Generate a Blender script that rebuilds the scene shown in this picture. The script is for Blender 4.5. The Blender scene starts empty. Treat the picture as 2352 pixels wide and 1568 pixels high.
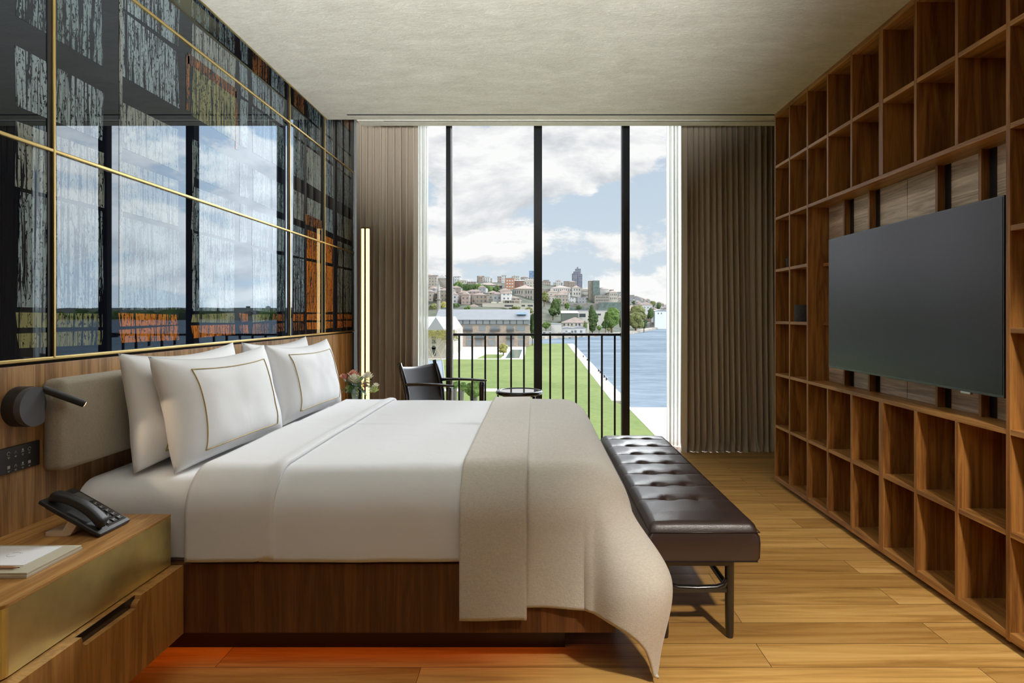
import bpy, bmesh, math, random
from mathutils import Vector, Matrix, noise
R = math.radians; PI = math.pi
sc = bpy.context.scene
COL = sc.collection
F = 1390.0; VX = 1229.0; VY = 722.0; HC = 1.33
rng = random.Random(7)

def PX(x, y, D):
    return Vector(((x-VX)*D/F, D, HC-(y-VY)*D/F))
def lin(c):
    return tuple(((v/255)/12.92 if v/255 <= .04045 else ((v/255+.055)/1.055)**2.4) for v in c[:3])

# ---------------------------------------------------------------- materials
def newmat(name):
    m = bpy.data.materials.new(name); m.use_nodes = True
    nt = m.node_tree
    for n in list(nt.nodes): nt.nodes.remove(n)
    out = nt.nodes.new('ShaderNodeOutputMaterial')
    return m, nt, out
def N(nt, t, **kw):
    n = nt.nodes.new(t)
    for k, v in kw.items():
        if k in n.inputs: n.inputs[k].default_value = v
        else: setattr(n, k, v)
    return n
def L(nt, a, b): nt.links.new(a, b)
def c4(c): return (c[0], c[1], c[2], 1.0)
def prin(nt, out, **kw):
    p = nt.nodes.new('ShaderNodeBsdfPrincipled')
    for k, v in kw.items(): p.inputs[k].default_value = v
    L(nt, p.outputs[0], out.inputs[0])
    return p
def simple(name, col, rough=.5, metal=0, spec=.5, coat=0, bump=0, bscale=200, var=0, vscale=5, emit=None, es=0, sheen=0):
    m, nt, out = newmat(name)
    p = prin(nt, out, **{'Base Color': c4(col), 'Roughness': rough, 'Metallic': metal, 'Specular IOR Level': spec, 'Coat Weight': coat, 'Coat Roughness': .1})
    if sheen: p.inputs['Sheen Weight'].default_value = sheen
    tc = N(nt, 'ShaderNodeTexCoord')
    if var:
        n = N(nt, 'ShaderNodeTexNoise', Scale=vscale, Detail=4.0)
        L(nt, tc.outputs['Object'], n.inputs['Vector'])
        r = N(nt, 'ShaderNodeValToRGB')
        r.color_ramp.elements[0].position = .3; r.color_ramp.elements[1].position = .7
        r.color_ramp.elements[0].color = c4([v*(1-var) for v in col]); r.color_ramp.elements[1].color = c4([min(1, v*(1+var)) for v in col])
        L(nt, n.outputs['Fac'], r.inputs[0]); L(nt, r.outputs[0], p.inputs['Base Color'])
    if bump:
        n2 = N(nt, 'ShaderNodeTexNoise', Scale=float(bscale), Detail=3.0)
        L(nt, tc.outputs['Object'], n2.inputs['Vector'])
        b = N(nt, 'ShaderNodeBump', Strength=bump, Distance=.01)
        L(nt, n2.outputs['Fac'], b.inputs['Height']); L(nt, b.outputs[0], p.inputs['Normal'])
    if emit:
        p.inputs['Emission Color'].default_value = c4(emit); p.inputs['Emission Strength'].default_value = es
    return m
def wood(name, dark, light, axis=2, rough=.42, grain=1.0, spec=.4, bump=.15):
    m, nt, out = newmat(name)
    p = prin(nt, out, **{'Roughness': rough, 'Specular IOR Level': spec})
    tc = N(nt, 'ShaderNodeTexCoord'); mp = N(nt, 'ShaderNodeMapping')
    s = [9.0*grain]*3; s[axis] = .55*grain
    mp.inputs['Scale'].default_value = s
    L(nt, tc.outputs['Object'], mp.inputs[0])
    n1 = N(nt, 'ShaderNodeTexNoise', Scale=1.6, Detail=6.0, Roughness=.6, Distortion=.9)
    L(nt, mp.outputs[0], n1.inputs['Vector'])
    mp2 = N(nt, 'ShaderNodeMapping'); s2 = [150.0]*3; s2[axis] = 4.0
    mp2.inputs['Scale'].default_value = s2; L(nt, tc.outputs['Object'], mp2.inputs[0])
    n2 = N(nt, 'ShaderNodeTexNoise', Scale=1.0, Detail=3.0, Roughness=.7)
    L(nt, mp2.outputs[0], n2.inputs['Vector'])
    w = N(nt, 'ShaderNodeMath', operation='MULTIPLY'); w.inputs[1].default_value = 7.0
    L(nt, n1.outputs['Fac'], w.inputs[0])
    fr = N(nt, 'ShaderNodeMath', operation='PINGPONG'); fr.inputs[1].default_value = 1.0
    L(nt, w.outputs[0], fr.inputs[0])
    mx = N(nt, 'ShaderNodeMath', operation='MULTIPLY_ADD'); mx.inputs[1].default_value = .45
    L(nt, fr.outputs[0], mx.inputs[0])
    ml = N(nt, 'ShaderNodeMath', operation='MULTIPLY'); ml.inputs[1].default_value = .6
    L(nt, n2.outputs['Fac'], ml.inputs[0]); L(nt, ml.outputs[0], mx.inputs[2])
    r = N(nt, 'ShaderNodeValToRGB')
    r.color_ramp.elements[0].position = .18; r.color_ramp.elements[1].position = .8
    r.color_ramp.elements[0].color = c4(dark); r.color_ramp.elements[1].color = c4(light)
    L(nt, mx.outputs[0], r.inputs[0]); L(nt, r.outputs[0], p.inputs['Base Color'])
    b = N(nt, 'ShaderNodeBump', Strength=bump, Distance=.004)
    L(nt, mx.outputs[0], b.inputs['Height']); L(nt, b.outputs[0], p.inputs['Normal'])
    return m
def fabric(name, col, rough=.85, weave=0, wscale=500, wr=.0, wrs=6, sheen=.2, var=.06):
    m, nt, out = newmat(name)
    p = prin(nt, out, **{'Base Color': c4(col), 'Roughness': rough, 'Specular IOR Level': .25, 'Sheen Weight': sheen})
    tc = N(nt, 'ShaderNodeTexCoord')
    h = None
    if weave:
        mp = N(nt, 'ShaderNodeMapping'); mp.inputs['Scale'].default_value = (wscale, wscale, wscale*.25)
        L(nt, tc.outputs['Object'], mp.inputs[0])
        n = N(nt, 'ShaderNodeTexNoise', Scale=1.0, Detail=2.0); L(nt, mp.outputs[0], n.inputs['Vector'])
        mp3 = N(nt, 'ShaderNodeMapping'); mp3.inputs['Scale'].default_value = (wscale*.2, wscale*.2, wscale)
        L(nt, tc.outputs['Object'], mp3.inputs[0])
        n3 = N(nt, 'ShaderNodeTexNoise', Scale=1.0, Detail=2.0); L(nt, mp3.outputs[0], n3.inputs['Vector'])
        a = N(nt, 'ShaderNodeMath', operation='ADD'); L(nt, n.outputs['Fac'], a.inputs[0]); L(nt, n3.outputs['Fac'], a.inputs[1])
        r = N(nt, 'ShaderNodeMapRange'); r.inputs['From Min'].default_value = .7; r.inputs['From Max'].default_value = 1.3
        r.inputs['To Min'].default_value = 1-weave; r.inputs['To Max'].default_value = 1+weave*.5
        L(nt, a.outputs[0], r.inputs[0])
        mm = N(nt, 'ShaderNodeMix', data_type='RGBA', blend_type='MULTIPLY'); mm.inputs[0].default_value = 1
        mm.inputs[6].default_value = c4(col)
        L(nt, r.outputs[0], mm.inputs[7]); L(nt, mm.outputs[2], p.inputs['Base Color'])
        b = N(nt, 'ShaderNodeBump', Strength=.25, Distance=.003); L(nt, a.outputs[0], b.inputs['Height']); h = b
        L(nt, b.outputs[0], p.inputs['Normal'])
    if wr:
        n4 = N(nt, 'ShaderNodeTexNoise', Scale=float(wrs), Detail=3.0, Distortion=1.2)
        L(nt, tc.outputs['Object'], n4.inputs['Vector'])
        b2 = N(nt, 'ShaderNodeBump', Strength=wr, Distance=.03); L(nt, n4.outputs['Fac'], b2.inputs['Height'])
        if h: L(nt, h.outputs[0], b2.inputs['Normal'])
        L(nt, b2.outputs[0], p.inputs['Normal'])
    return m

M = {}
M['wall_wood'] = wood('wood_wall', (.21,.10,.034), (.56,.33,.145), 2)
M['ns_wood'] = wood('wood_nightstand', (.26,.115,.028), (.58,.31,.105), 1)
M['ns_front'] = wood('wood_nightstand_front', (.24,.10,.022), (.50,.245,.07), 2)
M['bed_wood'] = wood('wood_bed_base', (.075,.026,.009), (.19,.07,.022), 2)
M['shelf_wood'] = wood('wood_bookcase', (.13,.045,.010), (.42,.185,.047), 2, rough=.38)
M['shelf_woodh'] = wood('wood_bookcase_boards', (.17,.066,.016), (.50,.245,.07), 1, rough=.38)
M['niche_wood'] = wood('wood_niche', (.30,.21,.14), (.80,.64,.48), 1, rough=.4, grain=1.2, bump=.5)
M['brass'] = simple('brushed_brass', (.62,.45,.17), .32, 1.0, var=.12, vscale=3)
M['brass_face'] = simple('aged_brass_sheet', (.88,.73,.31), .36, .85, var=.2, vscale=6)
M['black'] = simple('black_metal', (.012,.012,.013), .35, spec=.5)
M['black_matte'] = simple('black_plastic', (.016,.016,.018), .45, bump=.15, bscale=900)
M['black_wood'] = simple('black_lacquered_wood', (.014,.011,.010), .25, coat=.4)
M['leather'] = simple('dark_brown_leather', (.030,.016,.014), .36, spec=.65, coat=.0, bump=.12, bscale=260, var=.2)
M['leather_chair'] = simple('chair_leather', (.050,.042,.040), .42, spec=.5, bump=.1, bscale=200)
M['sheet'] = fabric('white_cotton', (.80,.80,.82), .75, wr=.10, wrs=5)
M['sheet2'] = fabric('white_cotton_crisp', (.84,.84,.85), .75, wr=.09, wrs=4)
M['throw'] = fabric('beige_throw_weave', (.64,.59,.52), .9, weave=.13, wscale=420, wr=.10, wrs=6)
M['cushion'] = fabric('greige_upholstery', (.42,.375,.30), .92, weave=.2, wscale=700)
M['drape'] = fabric('taupe_drapery', (.52,.435,.32), .75, weave=.1, wscale=600, sheen=.35)
M['gold_thread'] = simple('gold_thread', (.40,.27,.06), .5)
M['white_paper'] = simple('white_paper', (.85,.85,.88), .7)
M['pad'] = simple('beige_leather_pad', (.55,.50,.38), .6, bump=.1)
M['steel'] = simple('brushed_aluminium', (.62,.60,.58), .3, 1.0)
M['stone_cup'] = simple('charcoal_stone', (.05,.052,.055), .85, bump=.5, bscale=160, var=.4, vscale=120)
M['icon'] = simple('printed_grey_icon', (.45,.45,.45), .6)
M['tube'] = simple('lit_led_tube', (1,.8,.5), .4, emit=(1.0,.66,.27), es=2.5)
M['led_orange'] = simple('warm_led_strip', (1,.6,.3), .4, emit=(1.0,.26,.03), es=1.5)
M['silver_trim'] = simple('silver_trim', (.6,.6,.58), .25, 1.0)

# ceiling plaster
def ceiling_mat():
    m, nt, out = newmat('brushed_plaster')
    p = prin(nt, out, **{'Roughness': .75, 'Specular IOR Level': .3})
    tc = N(nt, 'ShaderNodeTexCoord'); mp = N(nt, 'ShaderNodeMapping')
    mp.inputs['Scale'].default_value = (2.0, 4.5, 1); mp.inputs['Rotation'].default_value = (0, 0, .35)
    L(nt, tc.outputs['Object'], mp.inputs[0])
    n = N(nt, 'ShaderNodeTexNoise', Scale=1.3, Detail=9.0, Roughness=.68, Distortion=.8); L(nt, mp.outputs[0], n.inputs['Vector'])
    n2 = N(nt, 'ShaderNodeTexNoise', Scale=9.0, Detail=8.0, Roughness=.7, Distortion=1.6); L(nt, mp.outputs[0], n2.inputs['Vector'])
    a = N(nt, 'ShaderNodeMath', operation='ADD'); L(nt, n.outputs['Fac'], a.inputs[0]); L(nt, n2.outputs['Fac'], a.inputs[1])
    r = N(nt, 'ShaderNodeValToRGB')
    r.color_ramp.elements[0].position = .34; r.color_ramp.elements[1].position = .68
    r.color_ramp.elements[0].color = c4((.50,.485,.40)); r.color_ramp.elements[1].color = c4((.74,.725,.63))
    h = N(nt, 'ShaderNodeMath', operation='MULTIPLY'); h.inputs[1].default_value = .5; L(nt, a.outputs[0], h.inputs[0])
    L(nt, h.outputs[0], r.inputs[0]); L(nt, r.outputs[0], p.inputs['Base Color'])
    b = N(nt, 'ShaderNodeBump', Strength=.35, Distance=.01); L(nt, n2.outputs['Fac'], b.inputs['Height']); L(nt, b.outputs[0], p.inputs['Normal'])
    return m
M['ceiling'] = ceiling_mat()

def floor_mat():
    m, nt, out = newmat('oak_planks')
    p = prin(nt, out, **{'Roughness': .36, 'Specular IOR Level': .45})
    tc = N(nt, 'ShaderNodeTexCoord')
    mp0 = N(nt, 'ShaderNodeMapping'); mp0.inputs['Location'].default_value = (.43, .035, 0)
    L(nt, tc.outputs['Object'], mp0.inputs[0])
    bt = N(nt, 'ShaderNodeTexBrick', offset=.37, squash=1.0)
    bt.inputs['Scale'].default_value = 1.0; bt.inputs['Brick Width'].default_value = 2.1; bt.inputs['Row Height'].default_value = .1655
    bt.inputs['Mortar Size'].default_value = .0012; bt.inputs['Mortar Smooth'].default_value = .0; bt.inputs['Bias'].default_value = 0
    bt.inputs['Color1'].default_value = (0, 0, 0, 1); bt.inputs['Color2'].default_value = (1, 1, 1, 1); bt.inputs['Mortar'].default_value = (.5, .5, .5, 1)
    L(nt, mp0.outputs[0], bt.inputs['Vector'])
    mp = N(nt, 'ShaderNodeMapping'); mp.inputs['Scale'].default_value = (.7, 10, 1); L(nt, tc.outputs['Object'], mp.inputs[0])
    # shift grain per plank
    sh = N(nt, 'ShaderNodeVectorMath', operation='SCALE'); L(nt, bt.outputs['Color'], sh.inputs[0]); sh.inputs['Scale'].default_value = 13.0
    ad = N(nt, 'ShaderNodeVectorMath', operation='ADD'); L(nt, mp.outputs[0], ad.inputs[0]); L(nt, sh.outputs[0], ad.inputs[1])
    n = N(nt, 'ShaderNodeTexNoise', Scale=1.5, Detail=7.0, Roughness=.65, Distortion=1.0); L(nt, ad.outputs[0], n.inputs['Vector'])
    r = N(nt, 'ShaderNodeValToRGB'); e = r.color_ramp.elements
    e[0].position = .28; e[0].color = c4((.36,.175,.042)); e[1].position = .72; e[1].color = c4((.84,.54,.20))
    k = e.new(.5); k.color = c4((.66,.38,.115))
    L(nt, n.outputs['Fac'], r.inputs[0])
    tint = N(nt, 'ShaderNodeMix', data_type='RGBA', blend_type='MULTIPLY'); tint.inputs[0].default_value = 1
    tr = N(nt, 'ShaderNodeValToRGB'); tr.color_ramp.elements[0].color = (.74,.68,.60,1); tr.color_ramp.elements[1].color = (1.06,1.05,1.02,1)
    L(nt, bt.outputs['Color'], tr.inputs[0]); L(nt, r.outputs[0], tint.inputs[6]); L(nt, tr.outputs[0], tint.inputs[7])
    # knots
    vo = N(nt, 'ShaderNodeTexVoronoi', Scale=1.5); mpk = N(nt, 'ShaderNodeMapping'); mpk.inputs['Scale'].default_value = (1, 2.2, 1)
    L(nt, tc.outputs['Object'], mpk.inputs[0]); L(nt, mpk.outputs[0], vo.inputs['Vector'])
    kr = N(nt, 'ShaderNodeValToRGB'); kr.color_ramp.elements[0].position = .015; kr.color_ramp.elements[1].position = .06
    kr.color_ramp.elements[0].color = (.18,.12,.09,1); kr.color_ramp.elements[1].color = (1,1,1,1); L(nt, vo.outputs['Distance'], kr.inputs[0])
    km = N(nt, 'ShaderNodeMix', data_type='RGBA', blend_type='MULTIPLY'); km.inputs[0].default_value = 1
    L(nt, tint.outputs[2], km.inputs[6]); L(nt, kr.outputs[0], km.inputs[7])
    gap = N(nt, 'ShaderNodeMix', data_type='RGBA'); L(nt, bt.outputs['Fac'], gap.inputs[0]); L(nt, km.outputs[2], gap.inputs[6]); gap.inputs[7].default_value = (.07,.03,.01,1)
    L(nt, gap.outputs[2], p.inputs['Base Color'])
    b = N(nt, 'ShaderNodeBump', Strength=.12, Distance=.004); L(nt, n.outputs['Fac'], b.inputs['Height']); L(nt, b.outputs[0], p.inputs['Normal'])
    return m
M['floor'] = floor_mat()

def sheer_mat():
    m, nt, out = newmat('sheer_voile')
    d = N(nt, 'ShaderNodeBsdfDiffuse'); d.inputs[0].default_value = (.9,.9,.88,1)
    t = N(nt, 'ShaderNodeBsdfTranslucent'); t.inputs[0].default_value = (.92,.92,.90,1)
    tr = N(nt, 'ShaderNodeBsdfTransparent')
    a = N(nt, 'ShaderNodeMixShader'); a.inputs[0].default_value = .6; L(nt, d.outputs[0], a.inputs[1]); L(nt, t.outputs[0], a.inputs[2])
    b = N(nt, 'ShaderNodeMixShader'); b.inputs[0].default_value = .22; L(nt, a.outputs[0], b.inputs[1]); L(nt, tr.outputs[0], b.inputs[2])
    L(nt, b.outputs[0], out.inputs[0]); return m
M['sheer'] = sheer_mat()
def pane_mat():
    m, nt, out = newmat('window_glass')
    tr = N(nt, 'ShaderNodeBsdfTransparent'); tr.inputs[0].default_value = (.985,.99,.985,1)
    g = N(nt, 'ShaderNodeBsdfGlossy', Roughness=0.0)
    f = N(nt, 'ShaderNodeFresnel', IOR=1.06)
    x = N(nt, 'ShaderNodeMixShader'); L(nt, f.outputs[0], x.inputs[0]); L(nt, tr.outputs[0], x.inputs[1]); L(nt, g.outputs[0], x.inputs[2])
    L(nt, x.outputs[0], out.inputs[0]); return m
M['pane'] = pane_mat()
def vase_mat():
    m, nt, out = newmat('green_vase_glass')
    tr = N(nt, 'ShaderNodeBsdfTransparent'); tr.inputs[0].default_value = (.55,.68,.58,1)
    g = N(nt, 'ShaderNodeBsdfGlossy', Roughness=.02)
    x = N(nt, 'ShaderNodeMixShader'); x.inputs[0].default_value = .12; L(nt, tr.outputs[0], x.inputs[1]); L(nt, g.outputs[0], x.inputs[2])
    L(nt, x.outputs[0], out.inputs[0]); return m
M['vase'] = vase_mat()

def print_mat(name, col, ink=(.006,.008,.016), thr=.52):
    """glass with a printed picture on it: coloured ground, dark drips and specks, under a mirror-bright glass face"""
    m, nt, out = newmat(name)
    tc = N(nt, 'ShaderNodeTexCoord')
    d = N(nt, 'ShaderNodeBsdfDiffuse')
    if thr is not None:
        mp = N(nt, 'ShaderNodeMapping'); mp.inputs['Scale'].default_value = (1, 85, 4.2); L(nt, tc.outputs['Object'], mp.inputs[0])
        n = N(nt, 'ShaderNodeTexNoise', Scale=1.0, Detail=4.0, Roughness=.6, Distortion=.7); L(nt, mp.outputs[0], n.inputs['Vector'])
        mp2 = N(nt, 'ShaderNodeMapping'); mp2.inputs['Scale'].default_value = (1, 110, 42); L(nt, tc.outputs['Object'], mp2.inputs[0])
        n2 = N(nt, 'ShaderNodeTexNoise', Scale=1.0, Detail=3.0, Roughness=.6, Distortion=.8); L(nt, mp2.outputs[0], n2.inputs['Vector'])
        n3 = N(nt, 'ShaderNodeTexNoise', Scale=2.3, Detail=2.0); L(nt, tc.outputs['Object'], n3.inputs['Vector'])
        a = N(nt, 'ShaderNodeMath', operation='MAXIMUM'); L(nt, n.outputs['Fac'], a.inputs[0])
        s = N(nt, 'ShaderNodeMath', operation='SUBTRACT'); s.inputs[1].default_value = .035; L(nt, n2.outputs['Fac'], s.inputs[0]); L(nt, s.outputs[0], a.inputs[1])
        a2 = N(nt, 'ShaderNodeMath', operation='MULTIPLY_ADD'); a2.inputs[1].default_value = .16; L(nt, n3.outputs['Fac'], a2.inputs[0]); L(nt, a.outputs[0], a2.inputs[2])
        r = N(nt, 'ShaderNodeValToRGB'); r.color_ramp.interpolation = 'LINEAR'
        r.color_ramp.elements[0].position = thr+.08; r.color_ramp.elements[1].position = thr+.092
        r.color_ramp.elements[0].color = c4(col); r.color_ramp.elements[1].color = c4(ink)
        L(nt, a2.outputs[0], r.inputs[0])
        mp5 = N(nt, 'ShaderNodeMapping'); mp5.inputs['Scale'].default_value = (0, 7, .12); L(nt, tc.outputs['Object'], mp5.inputs[0])
        n5 = N(nt, 'ShaderNodeTexNoise', Scale=1.0, Detail=2.0); L(nt, mp5.outputs[0], n5.inputs['Vector'])
        w5 = N(nt, 'ShaderNodeMath', operation='PINGPONG'); w5.inputs[1].default_value = .045; L(nt, n5.outputs['Fac'], w5.inputs[0])
        l5 = N(nt, 'ShaderNodeMath', operation='LESS_THAN'); l5.inputs[1].default_value = .0028; L(nt, w5.outputs[0], l5.inputs[0])
        x5 = N(nt, 'ShaderNodeMix', data_type='RGBA'); L(nt, l5.outputs[0], x5.inputs[0]); L(nt, r.outputs[0], x5.inputs[6]); x5.inputs[7].default_value = c4(ink)
        L(nt, x5.outputs[2], d.inputs[0])
    else:
        d.inputs[0].default_value = c4(col)
    g = N(nt, 'ShaderNodeBsdfGlossy', Roughness=.0); g.inputs[0].default_value = (.80,.90,1.0,1)
    lw = N(nt, 'ShaderNodeFresnel', IOR=1.72)
    x = N(nt, 'ShaderNodeMixShader'); L(nt, lw.outputs[0], x.inputs[0])
    L(nt, d.outputs[0], x.inputs[1]); L(nt, g.outputs[0], x.inputs[2]); L(nt, x.outputs[0], out.inputs[0])
    return m
M['p_blue'] = print_mat('print_blue_grey', (.27,.345,.37), thr=.535)
M['p_blue2'] = print_mat('print_slate', (.19,.26,.27), thr=.515)
M['p_pale'] = print_mat('print_pale', (.30,.33,.30), thr=.56)
M['p_ochre'] = print_mat('print_ochre', (.26,.26,.12), thr=.55)
M['p_orange'] = print_mat('print_orange', (.62,.20,.03), thr=.545)
M['p_rust'] = print_mat('print_rust', (.34,.13,.035), thr=.51)
M['p_dark'] = print_mat('print_dark', (.006,.008,.014), thr=None)

# ---------------------------------------------------------------- mesh builder
class MB:
    def __init__(s): s.v = []; s.f = []; s.m = []
    def add(s, vs, fs, mi=0):
        o = len(s.v); s.v += [tuple(v) for v in vs]; s.f += [[i+o for i in f] for f in fs]; s.m += [mi]*len(fs); return s
    def box(s, a, b, mi=0, mat=None, bev=0):
        x0,y0,z0 = [min(p,q) for p,q in zip(a,b)]; x1,y1,z1 = [max(p,q) for p,q in zip(a,b)]
        if bev > 0:
            bm = bmesh.new(); bmesh.ops.create_cube(bm, size=1)
            for v in bm.verts: v.co = Vector(((x0+x1)/2+v.co.x*(x1-x0), (y0+y1)/2+v.co.y*(y1-y0), (z0+z1)/2+v.co.z*(z1-z0)))
            bmesh.ops.bevel(bm, geom=bm.edges[:], offset=bev, segments=3, profile=.5, affect='EDGES')
            vs = [v.co.copy() for v in bm.verts]; bm.verts.index_update(); fs = [[v.index for v in f.verts] for f in bm.faces]; bm.free()
        else:
            vs = [Vector(p) for p in ((x0,y0,z0),(x1,y0,z0),(x1,y1,z0),(x0,y1,z0),(x0,y0,z1),(x1,y0,z1),(x1,y1,z1),(x0,y1,z1))]
            fs = [[0,3,2,1],[4,5,6,7],[0,1,5,4],[1,2,6,5],[2,3,7,6],[3,0,4,7]]
        if mat is not None: vs = [mat @ v for v in vs]
        return s.add(vs, fs, mi)
    def quad(s, a, b, c, d, mi=0): return s.add([a,b,c,d], [[0,1,2,3]], mi)
    def poly(s, pts, z0, z1, mi=0):
        n = len(pts); vs = [(p[0],p[1],z0) for p in pts]+[(p[0],p[1],z1) for p in pts]
        fs = [list(range(n))[::-1], list(range(n,2*n))]+[[i,(i+1)%n,(i+1)%n+n,i+n] for i in range(n)]
        return s.add(vs, fs, mi)
    def tube(s, pts, r, n=12, mi=0, cap=True):
        pts = [Vector(p) for p in pts]; k = len(pts); rr = r if isinstance(r, (list,tuple)) else [r]*k
        vs = []; fs = []; up = None
        for i,p in enumerate(pts):
            d = (pts[min(i+1,k-1)]-pts[max(i-1,0)]).normalized()
            if up is None: up = Vector((0,0,1)) if abs(d.z) < .9 else Vector((1,0,0))
            sd = d.cross(up).normalized(); up = sd.cross(d).normalized()
            for j in range(n):
                a = 2*PI*j/n; vs.append(p+(sd*math.cos(a)+up*math.sin(a))*rr[i])
        for i in range(k-1):
            for j in range(n): fs.append([i*n+j, i*n+(j+1)%n, (i+1)*n+(j+1)%n, (i+1)*n+j])
        if cap: fs.append(list(range(n))[::-1]); fs.append([(k-1)*n+j for j in range(n)])
        return s.add(vs, fs, mi)
    def lathe(s, prof, c=(0,0,0), n=32, mi=0, cap=True):
        vs = []; fs = []; k = len(prof); c = Vector(c)
        for r,z in prof:
            for j in range(n): a = 2*PI*j/n; vs.append(c+Vector((r*math.cos(a), r*math.sin(a), z)))
        for i in range(k-1):
            for j in range(n): fs.append([i*n+j, i*n+(j+1)%n, (i+1)*n+(j+1)%n, (i+1)*n+j])
        if cap: fs.append(list(range(n))[::-1]); fs.append([(k-1)*n+j for j in range(n)])
        return s.add(vs, fs, mi)
    def grid(s, fn, nu, nv, mi=0, closeu=False):
        vs = [fn(i/nu, j/nv) for i in range(nu+1) for j in range(nv+1)]
        fs = [[i*(nv+1)+j, (i+1)*(nv+1)+j, (i+1)*(nv+1)+j+1, i*(nv+1)+j+1] for i in range(nu) for j in range(nv)]
        return s.add(vs, fs, mi)
    def build(s, name, mats, parent=None, smooth=False, autos=None, loc=None):
        me = bpy.data.meshes.new(name); me.from_pydata(s.v, [], s.f)
        if not isinstance(mats, (list,tuple)): mats = [mats]
        for m in mats: me.materials.append(m)
        me.polygons.foreach_set('material_index', s.m)
        if smooth or autos: me.polygons.foreach_set('use_smooth', [True]*len(s.f))
        me.update()
        if autos: me.set_sharp_from_angle(angle=R(autos))
        o = bpy.data.objects.new(name, me); COL.objects.link(o)
        if parent is not None:
            o.parent = parent; o.matrix_parent_inverse = parent.matrix_world.inverted()
        if loc: o.location = loc
        return o
def empty(name, loc, label, cat, group=None):
    o = bpy.data.objects.new(name, None); COL.objects.link(o); o.location = loc; o.empty_display_size = .1
    o.matrix_world = Matrix.Translation(Vector(loc))
    return tag(o, label, cat, group)
def tag(o, label=None, cat=None, group=None, kind=None):
    if label: o['label'] = label
    if cat: o['category'] = cat
    if group: o['group'] = group
    if kind: o['kind'] = kind
    return o
def struct(o): o['kind'] = 'structure'; return o
def copy_tree(o, delta, label=None, parent=None):
    c = o.copy(); COL.objects.link(c)
    if parent is None:
        c.matrix_world = Matrix.Translation(Vector(delta)) @ o.matrix_world
    else:
        c.parent = parent; c.matrix_parent_inverse = o.matrix_parent_inverse.copy()
    if label: c['label'] = label
    for ch in [k for k in bpy.data.objects if k.parent == o]: copy_tree(ch, None, None, c)
    return c
FILL = 1.0; EXPO = 0.0; SKYB = 5.6; SUN2 = 3.0; UPL = 960; FW = 560
# ================================================================ ROOM
XS = 1.885      # bookcase front plane
XL = -1.757     # left wall glass plane
ZC = 2.907      # ceiling
YW = 6.26       # window plane
b = MB(); b.box((-3.4,-3.6,-.12),(3.2,6.42,0)); struct(b.build('floor', M['floor']))
b = MB(); b.box((-1.68,-3.6,ZC),(2.4,4.770,ZC+.14)); b.box((-1.68,4.770,ZC+.03),(2.4,4.80,ZC+.14), 1)
b.box((-1.68,4.770,ZC),(-1.49,4.80,ZC+.03)); b.box((-1.68,4.80,ZC),(2.5,4.900,ZC+.14)); b.box((-1.489,4.797,ZC+.0006),(2.2,4.7998,ZC+.03),1)
ceil_ = struct(b.build('ceiling', [M['ceiling'], M['black']]))
b = MB(); b.box((-1.45,4.925,ZC),(2.52,4.937,ZC+.14)); b.box((-1.45,4.937,ZC+.03),(2.52,4.950,ZC+.14),1); b.box((-1.45,4.937,ZC),(-1.24,4.950,ZC+.03)); b.box((-1.45,4.950,ZC),(2.52,5.062,ZC+.14)); b.box((-1.239,4.947,ZC+.0006),(2.2,4.9498,ZC+.03),1)
b.build('curtain_pelmet', [M['ceiling'], M['black']], ceil_)
b = MB(); b.box((-1.45,4.902,ZC+.006),(2.52,4.923,ZC+.05)); b.build('pelmet_light_lip', simple('pale_trim', (.80,.78,.72), .4), ceil_)
# pocket shell above the window strip
pk = simple('pocket_plaster', (.22,.20,.17), .9)
b = MB(); b.box((-3.0,4.905,3.65),(2.6,6.42,3.75)); b.box((-1.68,-3.6,ZC+.14),(2.52,5.062,ZC+.2)); b.box((-3.4,-3.6,3.25),(-1.68,4.945,3.30)); b.box((-1.45,4.93,ZC+.14),(2.52,5.062,3.66)); b.box((-3.4,4.90,3.25),(-1.45,4.95,3.66))
b.build('ceiling_upper_slab', pk, ceil_)
b = MB(); b.box((-1.688,-1.0,ZC-.004),(-1.678,4.900,ZC+.10)); b.build('brass_ceiling_edge', M['brass'], ceil_)
# walls
b = MB(); b.box((XL-.19,-3.6,0),(XL-.012,6.42,3.66)); wl = struct(b.build('wall_left', simple('wall_core', (.03,.028,.026), .8)))
WW = XL+.004
b = MB()
for y0,y1 in ((-1.2,1.0),(1.003,4.02),(4.023,5.595),(5.62,5.80)):
    b.box((XL-.02,y0,0),(WW,y1,1.155), bev=.002)
b.build('wood_panelling', M['wall_wood'], wl)
b = MB(); b.box((2.2,-3.6,0),(2.4,4.86,3.66)); b.box((2.52,4.8,0),(2.6,6.42,3.66)); b.box((2.4,4.8,0),(2.52,4.86,3.66)); struct(b.build('wall_right', simple('wall_paint_brown', (.12,.09,.065), .8)))
b = MB(); b.box((XL-.2,-3.7,0),(2.4,-3.6,3.3)); struct(b.build('wall_rear', simple('wall_paint_dark_walnut', (.12,.09,.07), .8)))
b = MB(); b.box((-3.4,YW+.06,3.52),(3.2,YW+.2,3.75)); b.box((-3.4,YW+.06,0),(XL-.01,YW+.2,3.66)); b.box((2.2,YW+.06,0),(3.2,YW+.2,3.66))
struct(b.build('wall_back', pk))
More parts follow.
